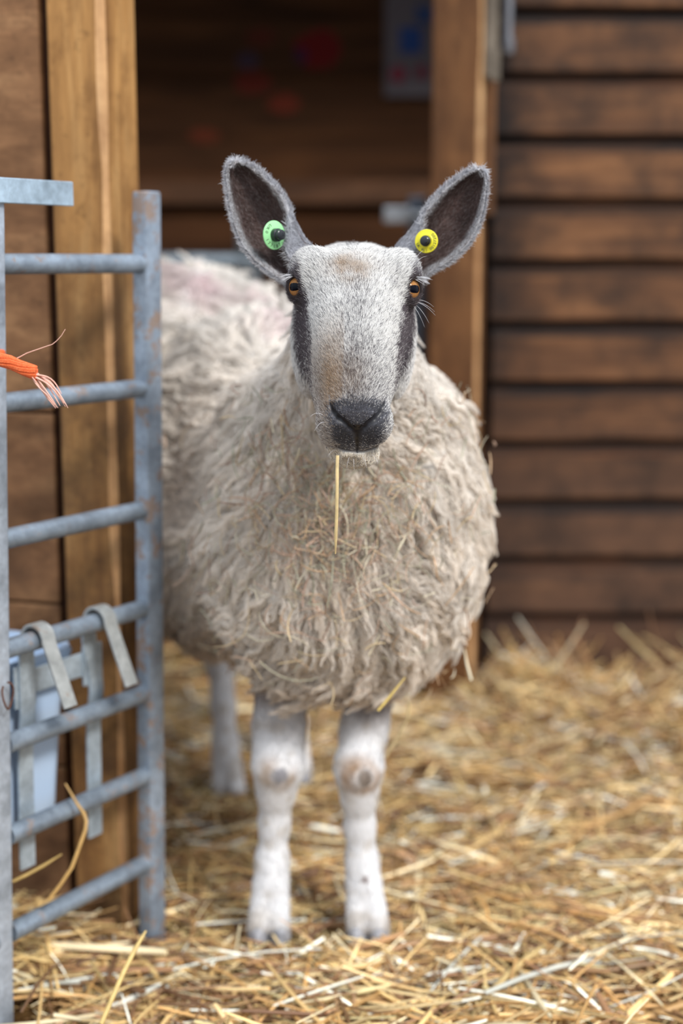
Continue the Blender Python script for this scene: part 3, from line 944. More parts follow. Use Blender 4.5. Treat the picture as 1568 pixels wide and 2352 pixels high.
side_w = sstep(-.06, -.20, kP[:, 0] + .35 * (kP[:, 1] - 1.85))[:, None] * .85
flow = lerp(flow, REAR[None] * 1.0 + np.array([[0, 0, -.35]]), side_w)
flow = flow + nz * .75
f = nrm(flow - kN * (flow * kN).sum(1, keepdims=True))
d0 = nrm(f + kN * rng.uniform(.2, .62, (kk, 1)))
Ll = rng.uniform(.030, .060, kk)
sb = np.cross(f, kN)
NSTR, NP = 15, 9
t = np.linspace(0, 1, NP)
crimp_ph = rng.uniform(0, 6.28, kk); wl = rng.uniform(1.4, 2.6, kk)
spine = kP[:, None] - kN[:, None] * .004 + d0[:, None] * (Ll[:, None] * t)[..., None]
spine = spine + f[:, None] * (Ll[:, None] * .25 * t ** 2)[..., None] - kN[:, None] * (Ll[:, None] * .30 * t ** 2)[..., None]
cz = np.sin(crimp_ph[:, None] + 2 * np.pi * wl[:, None] * t) * (.0016 + .0016 * t)
spine = spine + sb[:, None] * cz[..., None] + kN[:, None] * (np.cos(crimp_ph[:, None] * 1.3 + 2 * np.pi * wl[:, None] * t) * .0010)[..., None]
rootR = rng.uniform(.0036, .0074, kk)
off = rng.normal(0, 1, (kk, NSTR, 2)) * .62
taper = np.interp(t, [0, .3, .8, 1], [1, .95, .55, .25])
pts = spine[:, None] + (f_ := sb)[:, None, None] * (off[..., 0][..., None] * rootR[:, None, None] * taper)[..., None] + np.cross(sb, d0)[:, None, None] * (off[..., 1][..., None] * rootR[:, None, None] * taper)[..., None]
pts = pts + rng.normal(0, .0007, pts.shape)
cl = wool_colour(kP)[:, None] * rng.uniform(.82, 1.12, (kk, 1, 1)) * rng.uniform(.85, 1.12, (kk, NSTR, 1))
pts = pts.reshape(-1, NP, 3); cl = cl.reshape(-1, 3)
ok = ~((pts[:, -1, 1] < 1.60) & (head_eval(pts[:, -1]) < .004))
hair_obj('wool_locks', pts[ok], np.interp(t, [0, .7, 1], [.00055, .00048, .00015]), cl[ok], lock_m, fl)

# --- ear tags
yel = plain('yellow_plastic', srgb(225, 215, 50), .35); grn = plain('green_plastic', srgb(150, 215, 150), .35)
blk = plain('black_plastic', (.010, .012, .016), .22, .6); ink = plain('printed_ink', (.06, .09, .05), .6)
def ear_tag(u, v, zc, wpx, facing, mat, text, a0, a1, label, stud_len):
    c0 = at(u, v, zc); R = wpx / F * zc
    n_ = nrm(facing); upv = nrm(UPV - n_ * n_[2]); sd = np.cross(upv, n_)
    def disc(prof, name, mat, parent):
        V = []; Fs = []; m = 44
        for (r, h) in prof:
            for j in range(m):
                an = 2 * math.pi * j / m; V.append(c0 + sd * r * math.cos(an) + upv * r * math.sin(an) + n_ * h)
        k = len(prof)
        for i in range(k - 1):
            for j in range(m): Fs.append((i * m + j, i * m + (j + 1) % m, (i + 1) * m + (j + 1) % m, (i + 1) * m + j))
        Fs.append(tuple(range(m - 1, -1, -1))); Fs.append(tuple(range((k - 1) * m, k * m)))
        mb = MB(); mb.add(V, Fs); return mb.build(name, mat, parent, True, 40)
    tg = disc([(R * .97, -.001), (R, -.0006), (R, .0006), (R * .96, .0011), (R * .62, .0014), (R * .55, .0022), (R * .44, .0022)], 'ear_tag', mat, sheep)
    tg['label'] = label
    r2 = R * .46
    disc([(r2 * .98, .001), (r2, .002), (r2 * .98, stud_len * .55), (r2 * .80, stud_len * .6), (r2 * .78, stud_len * .93), (r2 * .6, stud_len)], 'stud', blk, tg)
    # lettering around the ring
    mb = MB()
    for i, ch in enumerate(text):
        if ch == ' ': continue
        cu = bpy.data.curves.new('t', 'FONT'); cu.body = ch; cu.size = R * .34; cu.align_x = 'CENTER'; cu.align_y = 'CENTER'; cu.extrude = .00008
        to = bpy.data.objects.new('t', cu); COL.objects.link(to)
        bpy.context.view_layer.update()
        m_ = to.evaluated_get(bpy.context.evaluated_depsgraph_get()).to_mesh()
        an = math.radians(lerp(a0, a1, i / (len(text) - 1)))
        rad = sd * math.cos(an) + upv * math.sin(an); tan = sd * -math.sin(an) + upv * math.cos(an)
        xx, yy = (tan, -rad)          # feet of the letters outwards
        mb.add([c0 + rad * R * .78 + n_ * (.0014 + v_.co.z) + xx * v_.co.x + yy * v_.co.y for v_ in m_.vertices], [tuple(p.vertices) for p in m_.polygons])
        bpy.data.objects.remove(to); bpy.data.curves.remove(cu)
    mb.build('lettering', ink, tg, False)
ear_tag(629, 540, 1.535, 33, (1.0, -1, .02), grn, 'UK0 177187 4', 125, 345, 'pale green round ear tag', .013)
ear_tag(979, 554, 1.530, 27, (-.30, -1, .05), yel, 'UK 4L1 00127200', 200, 405, 'bright yellow round ear tag', .011)

# ================================================================ SHED: walls, posts, floor
def quad_board(mb, p0, p1, z0, z1, thick, nrmv, bev=.003):
    """upright board between ground points p0-p1, face at the line, thickness behind"""
    p0 = np.array([*p0, 0.]); p1 = np.array([*p1, 0.]); X = nrm(p1 - p0); Yv = -np.array([*nrmv, 0.])
    c = (p0 + p1) / 2 + Yv * thick / 2 + np.array([0, 0, (z0 + z1) / 2])
    mb.box(c, np.linalg.norm(p1 - p0), thick, z1 - z0, X, Yv, (0, 0, 1), bev)

W_POST = wood('post_timber', srgb(122, 82, 42), srgb(176, 130, 76), srgb(208, 166, 110), 'z', 50, .92, srgb(62, 42, 28), .7, dirt_below=(.70, 1.12))
W_LEFT = wood('left_board_timber', srgb(94, 64, 40), srgb(138, 100, 68), srgb(168, 128, 90), 'x', 45, .8, srgb(56, 38, 26), .75, dirt_below=(.45, 1.25))
W_JAMB = wood('jamb_timber', srgb(78, 50, 26), srgb(112, 74, 42), srgb(138, 97, 60), 'z', 50, .35, srgb(52, 32, 19), .7)
W_ARRIS = wood('worn_edge_timber', srgb(176, 128, 84), srgb(205, 160, 112), srgb(222, 184, 136), 'z', 40, .5, srgb(120, 78, 44), .7, spots=False, knots=False)
W_GAP = wood('dark_gap_timber', srgb(40, 18, 12), srgb(62, 30, 22), srgb(84, 46, 34), 'z', 40, .5, srgb(20, 10, 8), .8)
W_BACK = wood('back_board_timber', srgb(48, 28, 14), srgb(84, 51, 27), srgb(112, 72, 40), 'x', 40, .5, srgb(24, 13, 8), .8)

# left post: square timber turned a little, with a pale worn arris
PA = math.radians(15.6); px_ = np.array([-math.cos(PA), math.sin(PA), 0]); py_ = np.array([math.sin(PA), math.cos(PA), 0])
corner = np.array([-.298, 1.855, 0])
post = empty('wooden_post', (-.32, 1.9, 0), 'golden brown square timber post standing behind the metal gate', 'post')
def sq_post(root, corner, ax, ay, wx, wy, z0, z1, mat, arr, ar=.006, wob=.0025):
    """post with its two visible faces on ax / ay from the near corner; the corner itself is chamfered"""
    mb = MB(); nz_ = 40; loop = []
    zz = np.linspace(z0, z1, nz_)
    for z in zz:
        w = wob * (vnoise(np.array([[z * 7, 3.1, corner[0] * 50]]), 5)[0]); a = ar * (1 + .5 * vnoise(np.array([[z * 9, 1.7, 4]]), 6)[0])
        c = corner + np.array([0, 0, z])
        loop += [c + ax * a, c + ax * (wx - .003 + w * .4), c + ax * wx + ay * .003, c + ax * wx + ay * wy, c + ay * wy, c + ay * (a * .8)]
    k = 6
    Fs = [(i * k + j, i * k + (j + 1) % k, (i + 1) * k + (j + 1) % k, (i + 1) * k + j) for i in range(nz_ - 1) for j in range(k) if j != 5]
    Fs += [tuple(range(k)), tuple(range((nz_ - 1) * k + k - 1, (nz_ - 1) * k - 1, -1))]
    mb.add(loop, Fs); o = mb.build('post_body', mat, root, True, 30)
    mb = MB(); st = []
    for i, z in enumerate(zz):
        st += [np.array(loop[i * k + 5]), np.array(loop[i * k])]
    mb.add(st, [(2 * i, 2 * i + 1, 2 * i + 3, 2 * i + 2) for i in range(nz_ - 1)])
    e = mb.build('worn_edge', arr, root, True, 80); e['label'] = 'pale worn corner edge of the post'
    return o
sq_post(post, corner, px_, py_, .078, .098, -.02, 2.35, W_POST, W_ARRIS, .0085)

# boards left of the post, and the recessed dark strip filling the gap between
wl = MB()
wdir = np.array([-math.cos(PA), math.sin(PA)]); wn = np.array([-math.sin(PA), -math.cos(PA)])
s0 = np.array([-.386, 1.893])
edges = [-.02, .205, .437, .70, .985, 1.27, 1.55, 1.85, 2.12, 2.4]
for a_, b_ in zip(edges[:-1], edges[1:]):
    quad_board(wl, s0 + wdir * 1.5, s0, a_ + .0015, b_ - .0015, .03, wn, .004)
wall_left = wl.build('wall_left', W_LEFT, None, True, 30); tag(wall_left, kind='structure')
wall_left.rotation_euler = (0, 0, 0)
mb = MB(); c2 = s0 + np.array([.010, .022])
mb.box(np.array([c2[0], c2[1], 1.18]), .05, .02, 2.4, (wdir[0], wdir[1], 0), (-wn[0], -wn[1], 0), (0, 0, 1), .002)
tr1 = mb.build('trim_1', W_GAP, None); tag(tr1, kind='structure')

# right-hand wall: horizontal boards with dark scooped joints
WY = 2.95; PITCHB = .1235
W_RIGHT = NT('right_wall_boards')
t = W_RIGHT; v = t.coord((.9, 8, 8)); iso = t.coord()
sx = t.n('ShaderNodeSeparateXYZ'); t.l(t.coord(), sx.inputs[0])
bid = t.math('FLOOR', t.math('DIVIDE', t.math('ADD', sx.outputs[2], PITCHB * 8 - .9 + .0), PITCHB))
ofs = t.n('ShaderNodeCombineXYZ'); t.l(t.math('MULTIPLY', bid, 3.7), ofs.inputs[0]); t.l(t.math('MULTIPLY', bid, 1.9), ofs.inputs[1])
va = t.n('ShaderNodeVectorMath', operation='ADD'); t.l(v, va.inputs[0]); t.l(ofs.outputs[0], va.inputs[1])
big = t.noise(va.outputs[0], 2.4, 5, .6, .7); fine = t.noise(va.outputs[0], 13, 4, .7)
base = t.ramp(big, [(.25, srgb(66, 46, 34)), (.5, srgb(106, 73, 50)), (.75, srgb(144, 101, 67))])
base = t.mix(.5, base, t.ramp(fine, [(.3, (.5, .45, .42)), (.6, (1, 1, 1))]), 'MULTIPLY')
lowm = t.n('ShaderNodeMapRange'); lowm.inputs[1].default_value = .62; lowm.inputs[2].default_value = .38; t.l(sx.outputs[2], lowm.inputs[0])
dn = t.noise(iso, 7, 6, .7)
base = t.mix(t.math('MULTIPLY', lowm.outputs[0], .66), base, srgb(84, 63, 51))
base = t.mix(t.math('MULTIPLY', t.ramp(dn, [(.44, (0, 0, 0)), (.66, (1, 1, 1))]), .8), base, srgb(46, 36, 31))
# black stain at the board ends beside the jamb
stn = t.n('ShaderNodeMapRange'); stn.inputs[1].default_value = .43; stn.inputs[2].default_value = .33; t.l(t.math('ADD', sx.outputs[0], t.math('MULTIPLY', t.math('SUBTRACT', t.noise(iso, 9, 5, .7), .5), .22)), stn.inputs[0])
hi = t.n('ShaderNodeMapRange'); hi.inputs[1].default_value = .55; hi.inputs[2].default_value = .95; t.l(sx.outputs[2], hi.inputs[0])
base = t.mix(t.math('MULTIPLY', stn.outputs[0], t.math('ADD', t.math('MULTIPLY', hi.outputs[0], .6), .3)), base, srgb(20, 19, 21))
# painted shade and patchy stain in the scoop topping each board
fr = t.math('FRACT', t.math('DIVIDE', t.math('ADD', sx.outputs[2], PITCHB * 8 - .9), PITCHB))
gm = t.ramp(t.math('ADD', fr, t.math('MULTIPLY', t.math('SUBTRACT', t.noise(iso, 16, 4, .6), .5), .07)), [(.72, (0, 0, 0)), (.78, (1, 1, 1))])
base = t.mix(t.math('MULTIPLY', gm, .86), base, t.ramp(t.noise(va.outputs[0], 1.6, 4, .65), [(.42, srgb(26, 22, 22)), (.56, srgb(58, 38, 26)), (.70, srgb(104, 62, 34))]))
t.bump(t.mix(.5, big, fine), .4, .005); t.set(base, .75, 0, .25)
wr = MB()
for k in range(-8, 10):
    z = .9 + PITCHB * k
    prof = [(.0, 0.002), (-.004, .006), (-.005, PITCHB * .735), (.000, PITCHB * .755), (.011, PITCHB * .775), (.016, PITCHB * .90), (.018, PITCHB * .995), (.03, PITCHB * .995), (.03, .002)]
    xs = np.linspace(.306 + .008 * rng.random(), 2.4, 24)
    V = []
    for x in xs:
        w = vnoise(np.array([[x * 5, k * 3.3, 0]]), 31)[0] * .0022
        V += [(x, WY + a, z + b + w) for a, b in prof]
    m = len(prof)
    Fs = [(i * m + j, i * m + (j + 1) % m, (i + 1) * m + (j + 1) % m, (i + 1) * m + j) for i in range(len(xs) - 1) for j in range(m)]
    Fs += [tuple(range(m)), tuple(range(len(xs) * m - 1, len(xs) * m - m - 1, -1))]
    wr.add(V, Fs)
wr.box((1.36, WY + .06, 1.0), 2.2, .02, 2.4)
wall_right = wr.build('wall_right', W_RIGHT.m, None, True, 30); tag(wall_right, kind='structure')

# jamb post beside it
jamb = empty('wooden_post', (.23, 2.93, 0), 'brown doorway post behind the sheep beside the horizontal board wall', 'post')
JA = math.radians(-9); jx = np.array([-math.cos(JA), math.sin(JA), 0]); jy = np.array([-math.sin(JA), math.cos(JA), 0])
jx = np.array([-math.cos(math.radians(12)), math.sin(math.radians(12)), 0]); jy = np.array([math.sin(math.radians(12)), math.cos(math.radians(12)), 0])
sq_post(jamb, np.array([.2735, 2.85, 0]), jx, jy, .100, .075, -.02, 2.35, W_JAMB, W_ARRIS, .0075)
mb = MB(); mb.box((.2925, 2.905, 1.62), .022, .03, 1.26, (1, 0, 0), (0, 1, 0), (0, 0, 1), .003)
bt = mb.build('batten', W_JAMB, jamb); bt['label'] = 'narrow batten on the upper part of the post'
mb = MB()
mb.box((.288, 2.862, 1.42), .026, .03, .34, (1, 0, 0), (0, 1, 0), (0, 0, 1), .004)
mb.box((.296, 2.848, 1.272), .018, .012, .06, (1, 0, 0), (0, 1, 0), (0, 0, 1), .003)
blkm = wood('weathered_grey_timber', srgb(70, 62, 54), srgb(112, 102, 90), srgb(140, 130, 116), 'z', 40, .4, srgb(40, 34, 30), .8)
bk_ = mb.build('wooden_block', blkm, jamb); bk_['label'] = 'grey weathered wood block'
mb = MB(); mb.tube([(.328, 2.925, 1.315), (.328, 2.925, 1.36), (.328, 2.925, 1.95)], [.0085, .0085, .0085], 14)
mb.tube([(.328, 2.925, 1.303), (.328, 2.925, 1.309), (.328, 2.925, 1.333)], [.010, .013, .013], 14)
GALV = galvanised('galvanised_steel', (.29, .35, .42), .6, .57); DARKST = galvanised('dull_steel', (.13, .14, .16), .3)
tag(mb.build('metal_rod', galvanised('rod_steel', (.25, .26, .29), .3)), 'grey metal bolt rod standing at the top end of the wall boards', 'rod')

# inner room behind the doorway
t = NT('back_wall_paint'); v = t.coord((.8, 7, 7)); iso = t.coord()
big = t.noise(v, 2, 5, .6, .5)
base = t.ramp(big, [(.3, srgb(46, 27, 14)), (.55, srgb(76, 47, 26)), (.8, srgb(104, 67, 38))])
sx = t.n('ShaderNodeSeparateXYZ'); t.l(iso, sx.inputs[0])
def blob(x, z, rx, rz):
    dx = t.math('DIVIDE', t.math('SUBTRACT', sx.outputs[0], x), rx); dz = t.math('DIVIDE', t.math('SUBTRACT', sx.outputs[2], z), rz)
    d = t.math('ADD', t.math('MULTIPLY', dx, dx), t.math('MULTIPLY', dz, dz))
    d = t.math('ADD', d, t.math('MULTIPLY', t.math('SUBTRACT', t.noise(iso, 14, 3), .5), 1.4))
    return t.ramp(d, [(.75, (1, 1, 1)), (1.05, (0, 0, 0))])
BWY = 4.55
for (u, v_, ru, rv, c_, s_) in ((728, 112, 55, 48, srgb(110, 16, 22), .8), (598, 85, 34, 22, srgb(100, 30, 28), .4), (582, 188, 45, 28, srgb(120, 34, 30), .55), (650, 236, 40, 22, srgb(140, 50, 36), .5), (468, 312, 40, 18, srgb(130, 56, 36), .5), (690, 128, 16, 20, srgb(36, 34, 70), .6), (570, 140, 26, 20, srgb(60, 56, 90), .4)):
    p = at_y(u, v_, BWY); k_ = p[1] / F
    base = t.mix(t.math('MULTIPLY', blob(p[0], p[2], ru * k_, rv * k_), s_), base, c_)
t.bump(big, .3, .005); PAINTED = t.set(base, .85, 0, .2)
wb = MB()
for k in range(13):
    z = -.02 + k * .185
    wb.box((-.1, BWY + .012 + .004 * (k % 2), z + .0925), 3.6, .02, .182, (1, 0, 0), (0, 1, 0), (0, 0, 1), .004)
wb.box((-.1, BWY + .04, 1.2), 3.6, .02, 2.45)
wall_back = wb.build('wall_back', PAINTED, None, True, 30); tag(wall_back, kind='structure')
mb = MB(); mb.box((-.1, BWY - .014, 1.11), 3.6, .03, .07, bev=.004)
tag(mb.build('trim_2', wood('ledge_timber', srgb(70, 44, 26), srgb(104, 70, 46), srgb(134, 96, 66), 'x', 40, .3), None), kind='structure')
mb = MB()
mb.box((-1.72, 3.75, 1.16), .03, 1.7, 2.4); 
tag(mb.build('wall_inner_left', W_BACK), kind='structure')
mb = MB(); mb.box((1.45, 3.8, 1.16), .03, 1.6, 2.4); tag(mb.build('wall_inner_right', W_BACK), kind='structure')
mb = MB(); mb.box((-.15, 4.15, 2.36), 3.4, 1.0, .04);  # stops short, leaving an unseen gap open to light the back wall
for i in range(3): mb.box((-.15, 3.7 + i * .4, 2.30), 3.4, .05, .09)
tag(mb.build('ceiling', W_BACK), kind='structure')
# partition that closes the doorway on the far left, behind the gate wall
mb = MB(); 
for k in range(13): mb.box((-1.25, 2.86, -.02 + k * .185 + .0925), .95, .024, .182, bev=.004)
tag(mb.build('wall_partition_left', W_BACK), kind='structure')
mb = MB(); mb.box((.25, 2.86, 2.30), 2.2, .08, .16, bev=.004); tag(mb.build('trim_3', W_BACK), kind='structure')

# poster with a blue panel on the back wall
def flat(name, u0, v0, u1, v1, y, mat, parent=None, th=.004, off=0):
    a = at_y(u0, v0, y - off); b = at_y(u1, v1, y - off)
    mb = MB(); mb.box(((a[0] + b[0]) / 2, y - off, (a[2] + b[2]) / 2), abs(b[0] - a[0]), th, abs(b[2] - a[2]), bev=.0015)
    return mb.build(name, mat, parent)
pc = at_y(935, 80, BWY - .01)
notice = empty('notice_poster', tuple(pc), 'pale notice with blue panel and red marks high on the dark back wall', 'poster')
flat('sheet', 884, -60, 1010, 222, BWY - .006, plain('notice_paper', srgb(104, 96, 100), .7), notice)
flat('blue_panel', 918, 62, 968, 122, BWY - .006, plain('notice_blue', srgb(14, 62, 130), .6), notice, .003, .004)
flat('blue_panel', 955, 14, 992, 52, BWY - .006, plain('notice_navy', srgb(34, 64, 116), .6), notice, .003, .004)
def spotdisc(u, v, r, col, nm_):
    c = at_y(u, v, BWY - .011); mb = MB(); R = r * c[1] / F
    mb.tube([c, c - np.array([0, .003, 0])], [R, R], 20); return mb.build(nm_, plain(nm_ + '_ink', col, .6), notice)
spotdisc(914, 170, 18, srgb(130, 34, 56), 'red_mark'); spotdisc(968, 166, 14, srgb(120, 30, 50), 'red_mark')

# gate in the inner room: top rail, uprights and latch
rg = empty('pen_gate', (-.2, 3.3, 0), 'grey metal pen gate standing behind the sheep in the dark doorway', 'gate')
GY = 3.3; RAILST = galvanised('pen_gate_steel', (.24, .29, .33), .25)
def zrow(v, y): return at_y(784, v, y)[2]
for zz in (zrow(601, GY), .70, .50, .32, .15):
    mb = MB(); mb.tube([(-.78, GY, zz), (-.3, GY, zz), (.175, GY, zz)], [.0185] * 3, 18); mb.build('rail', RAILST, rg)
for (u, top, w) in ((572, 522, .060), (957, 452, .040)):
    x = at_y(u, 600, GY)[0]; zt = zrow(top, GY)
    mb = MB(); mb.box((x, GY + .002, zt / 2), w, .034, zt, bev=.004)
    mb.build('upright', galvanised('pen_upright', (.14, .16, .18), .2) if u < 700 else galvanised('pen_upright_dark', (.22, .26, .32), .2), rg)
pl = at_y(912, 494, GY - .03)
mb = MB(); mb.box(tuple(pl), .062, .014, .036, bev=.005); mb.tube([(pl[0] + .02, pl[1] + .01, pl[2]), (pl[0] + .075, pl[1] + .02, pl[2])], [.009, .009], 12)
lt = mb.build('latch', galvanised('latch_steel', (.88, .92, .95), .02), rg); lt['label'] = 'pale metal latch'

# ================================================================ FRONT GATE
gate = empty('metal_gate', (-.32, 1.72, 0), 'galvanized metal gate with seven round rails standing before the timber post', 'gate')
GR = np.array([-.245, 1.82, 0]); GL = np.array([-.380, 1.62, 0])
gd = nrm(GR - GL); gn = np.array([gd[1], -gd[0], 0])     # gn: side towards the camera's right
GLEN = np.linalg.norm(GR - GL)
def gp(k, z, off=0.0):
    p = GL + (GR - GL) * k + gn * off; p[2] = z; p[0] += -.014 * (1 - z / .9); return p
RZ = [.897, .741, .5837, .453, .3377, .2235, .0995]
for z in RZ:
    mb = MB(); mb.tube([gp(k, z) for k in np.linspace(-.06, .96, 8)], .0118, 20)
    mb.build('rail', GALV, gate)
def stile(k0, wd_, dp, z0, z1, mat, lean=0.0):
    mb = MB(); a, b = gp(k0, z0), gp(k0, z1); a[0] -= lean
    up = nrm(b - a)
    mb.box((a + b) / 2, wd_, dp, np.linalg.norm(b - a), gd, gn, up, .0035)
    return mb.build('stile', mat, gate)
STILE = galvanised('stile_steel', (.34, .41, .50), .8, .51)
stile(1.0, .030, .024, -.02, .986, STILE)
stile(-.115, .036, .036, -.02, .99, galvanised('near_stile_steel', (.50, .57, .66), .12), .014)
mb = MB()
c_ = (gp(-.25, .9765, .020) + gp(.375, .9765, .020)) / 2
mb.box(c_, GLEN * .625, .006, .0275, gd, gn, (0, 0, 1), .0015)
pt_ = mb.build('top_plate', galvanised('plate_steel', (.50, .64, .76), .06), gate); pt_['label'] = 'flat steel bar across the top of the near upright'
# continues to the next upright outside the picture
for z in RZ:
    mb = MB(); mb.tube([gp(k, z) for k in (-1.6, -.8, -.17)], .0118, 16); mb.build('rail', GALV, gate)
stile(-1.66, .036, .036, -.02, .99, GALV)
# rusty wire tie on the near upright
mb = MB(); cc_ = gp(-.12, .405, .022)
mb.tube([cc_ + UPV * .016 * math.cos(a) + gd * .008 * math.sin(a) + gn * .002 * math.sin(2 * a) for a in np.linspace(0, 5.6, 16)], .0012, 8)
wt = mb.build('wire_tie', plain('rusty_wire', srgb(90, 56, 40), .8), gate); wt['label'] = 'small rusty wire loop'

# ---- bucket holder with two hooks over the fourth rail
STRAP = galvanised('strap_steel', (.50, .59, .66), .15); STRAP2 = galvanised('hook_steel', (.46, .48, .47), .5)
hold = empty('bucket_holder', tuple(gp(.33, .45)), 'steel bucket holder with two flat hooks over the gate rail', 'bucket holder')
for kk_, wv_ in ((.16, .024), (.60, .024)):
    pts = []
    for a in np.linspace(180, 0, 12): pts.append(gp(kk_, .453 + .0195 * math.sin(math.radians(a)), .0185 * math.cos(math.radians(a)) + .002))
    for s_ in np.linspace(.15, 1, 7): pts.append(gp(kk_, .453 - .074 * s_, .0205 + .034 * s_))
    mb = MB(); mb.strap(pts, gd, wv_ * .85, .0045)
    mb.build('hook', STRAP2, hold)
    kr = kk_ + (.055 if kk_ > .4 else 0)
    mb = MB(); mb.strap([gp(lerp(kr, kk_, sstep(.36, .445, z)), z, -.0185 - .006 * sstep(.36, .30, z)) for z in np.linspace(.158, .446, 14)], gd, wv_ * 1.02, .0045)
    mb.build('strap', STRAP, hold)
mb = MB(); mb.strap([gp(k, .394, -.026) for k in (.10, .40, .645)], UPV, .031, .004)
for kk_ in (.16, .645):   # welded gussets where band meets strap
    mb.box(gp(kk_, .392, -.0225), .034, .004, .052, gd, gn, (0, 0, 1), .001)
mb.build('band', STRAP, hold)

# ---- bucket
BK = NT('bucket_plastic'); BK.set(BK.mix(.3, srgb(176, 198, 224), BK.ramp(BK.noise(BK.coord(), 8, 4), [(.3, srgb(150, 172, 200)), (.7, srgb(190, 208, 228))])), .42, 0, .4)
bucket = empty('bucket', tuple(gp(.1, .2, -.1)), 'pale blue plastic bucket hanging in the steel holder behind the gate', 'bucket')
def rr_ring(k0, k1, o0, o1, z, r):
    x0, x1 = k0 * GLEN, k1 * GLEN; out = []
    for (cx, cy, a0) in ((x1 - r, o1 - r, 0), (x0 + r, o1 - r, 90), (x0 + r, o0 + r, 180), (x1 - r, o0 + r, 270)):
        for a in np.linspace(a0, a0 + 90, 7):
            out.append(gp((cx + r * math.cos(math.radians(a))) / GLEN, z, cy + r * math.sin(math.radians(a))))
    return out
def shell(rings, name, mat, parent, capb=True):
    m = len(rings[0]); V = [p for r in rings for p in r]
    Fs = [(i * m + j, i * m + (j + 1) % m, (i + 1) * m + (j + 1) % m, (i + 1) * m + j) for i in range(len(rings) - 1) for j in range(m)]
    if capb: Fs += [tuple(range(m)), tuple(range((len(rings) - 1) * m, len(rings) * m))]
    mb = MB(); mb.add(V, Fs); return mb.build(name, mat, parent, True, 50)
R_ = []
for z, g, r in ((.208, -.018, .010), (.205, -.012, .016), (.211, -.008, .024), (.30, .002, .026), (.405, .012, .028)):
    R_.append(rr_ring(-.42 - g / GLEN, .515 + g / GLEN, -.150 - g, -.040 + g * .1, z, r))
for z, g, r in ((.405, .008, .026), (.30, .002, .022), (.214, -.006, .018)):
    R_.append(rr_ring(-.42 - g / GLEN, .515 + g / GLEN, -.150 - g, -.044 + g * .1, z, r))
shell(R_, 'bucket_body', BK.m, bucket)
R2 = [rr_ring(-.42 - g / GLEN, .515 + g / GLEN, -.150 - g, -.040 + g * .25, z, .028) for z, g in ((.405, .012), (.402, .020), (.412, .024), (.420, .020), (.420, .010), (.405, .008), (.405, .012))]
shell(R2, 'rim', BK.m, bucket, False)

# ---- orange baling twine
ORG = NT('orange_twine'); ov = ORG.coord((60, 60, 60))
ORG.set(ORG.ramp(ORG.noise(ORG.coord(), 420, 4, .7, 2.0), [(.3, srgb(205, 82, 40)), (.55, srgb(232, 112, 62)), (.75, srgb(240, 150, 108))]), .65, 0, .3)
tz = 1.515
tw = empty('baling_twine', tuple(at(-30, 815, tz)), 'frayed orange baling twine tied to the gate upright', 'twine')
mb = MB()
core = [at(u, v, tz + dz) for u, v, dz in ((-95, 800, .03), (-60, 806, .005), (-30, 813, -.002), (0, 826, -.004), (25, 833, -.006), (50, 845, -.006), (72, 853, -.006), (84, 858, -.006))]
nn = 24
for i in range(nn):
    a0 = 2 * math.pi * i / nn; r0 = .0062 if i % 3 else .003
    pts = []
    for j, p in enumerate(core):
        a = a0 + j * .35; w = np.interp(j, [0, 3, 6, 7], [.85, .98, 1.05, 1.12])
        pts.append(p + np.array([0, 0, 1.]) * r0 * w * math.cos(a) + np.array([0, 1., 0]) * r0 * w * .7 * math.sin(a))
    mb.tube(pts, .0017, 6)
mb.build('cord', ORG.m, tw)
FR = plain('frayed_fibre', srgb(226, 176, 158), .6)
mb = MB()
for (eu, ev, b) in ((128, 938, 6), (133, 937, 3), (138, 932, 1), (148, 927, -2), (152, 929, -5), (150, 934, -3), (141, 905, -7), (156, 937, -4), (126, 930, 8), (130, 936, 5), (146, 925, 0), (122, 918, 9), (138, 915, -6)):
    u0, v0 = 78 + rng.uniform(-5, 8), 858 + rng.uniform(-8, 9)
    pts = []
    for s_ in np.linspace(0, 1, 9):
        bend = math.sin(s_ * math.pi) * b
        pts.append(at(u0 + (eu - u0) * s_ + bend * -.9, v0 + (ev - v0) * s_ + bend * .7 - 8 * math.sin(s_ * math.pi), tz - .006 + .004 * math.sin(s_ * 3 + b)))
    mb.tube(pts, np.interp(np.linspace(0, 1, 9), [0, .8, 1], [.0009, .0007, .0003]), 6)
pts = [at(u, v, tz - .005) for u, v in ((28, 828), (45, 820), (62, 811), (85, 803), (105, 796), (120, 791), (130, 783), (141, 771), (150, 756))]
mb.tube(pts, np.linspace(.0006, .0003, len(pts)), 6)
f_ = mb.build('frayed_strands', FR, tw); f_['label'] = 'pale pink frayed strands'
mb = MB(); ring = []
for a in np.linspace(0, 2 * math.pi, 21):
    ring.append(gp(-.115, .799, 0) - np.array([.014, 0, 0]) + gd * .031 * math.cos(a) + gn * .031 * math.sin(a))
mb.tube(ring, .0045, 10); mb.build('loop', ORG.m, tw)

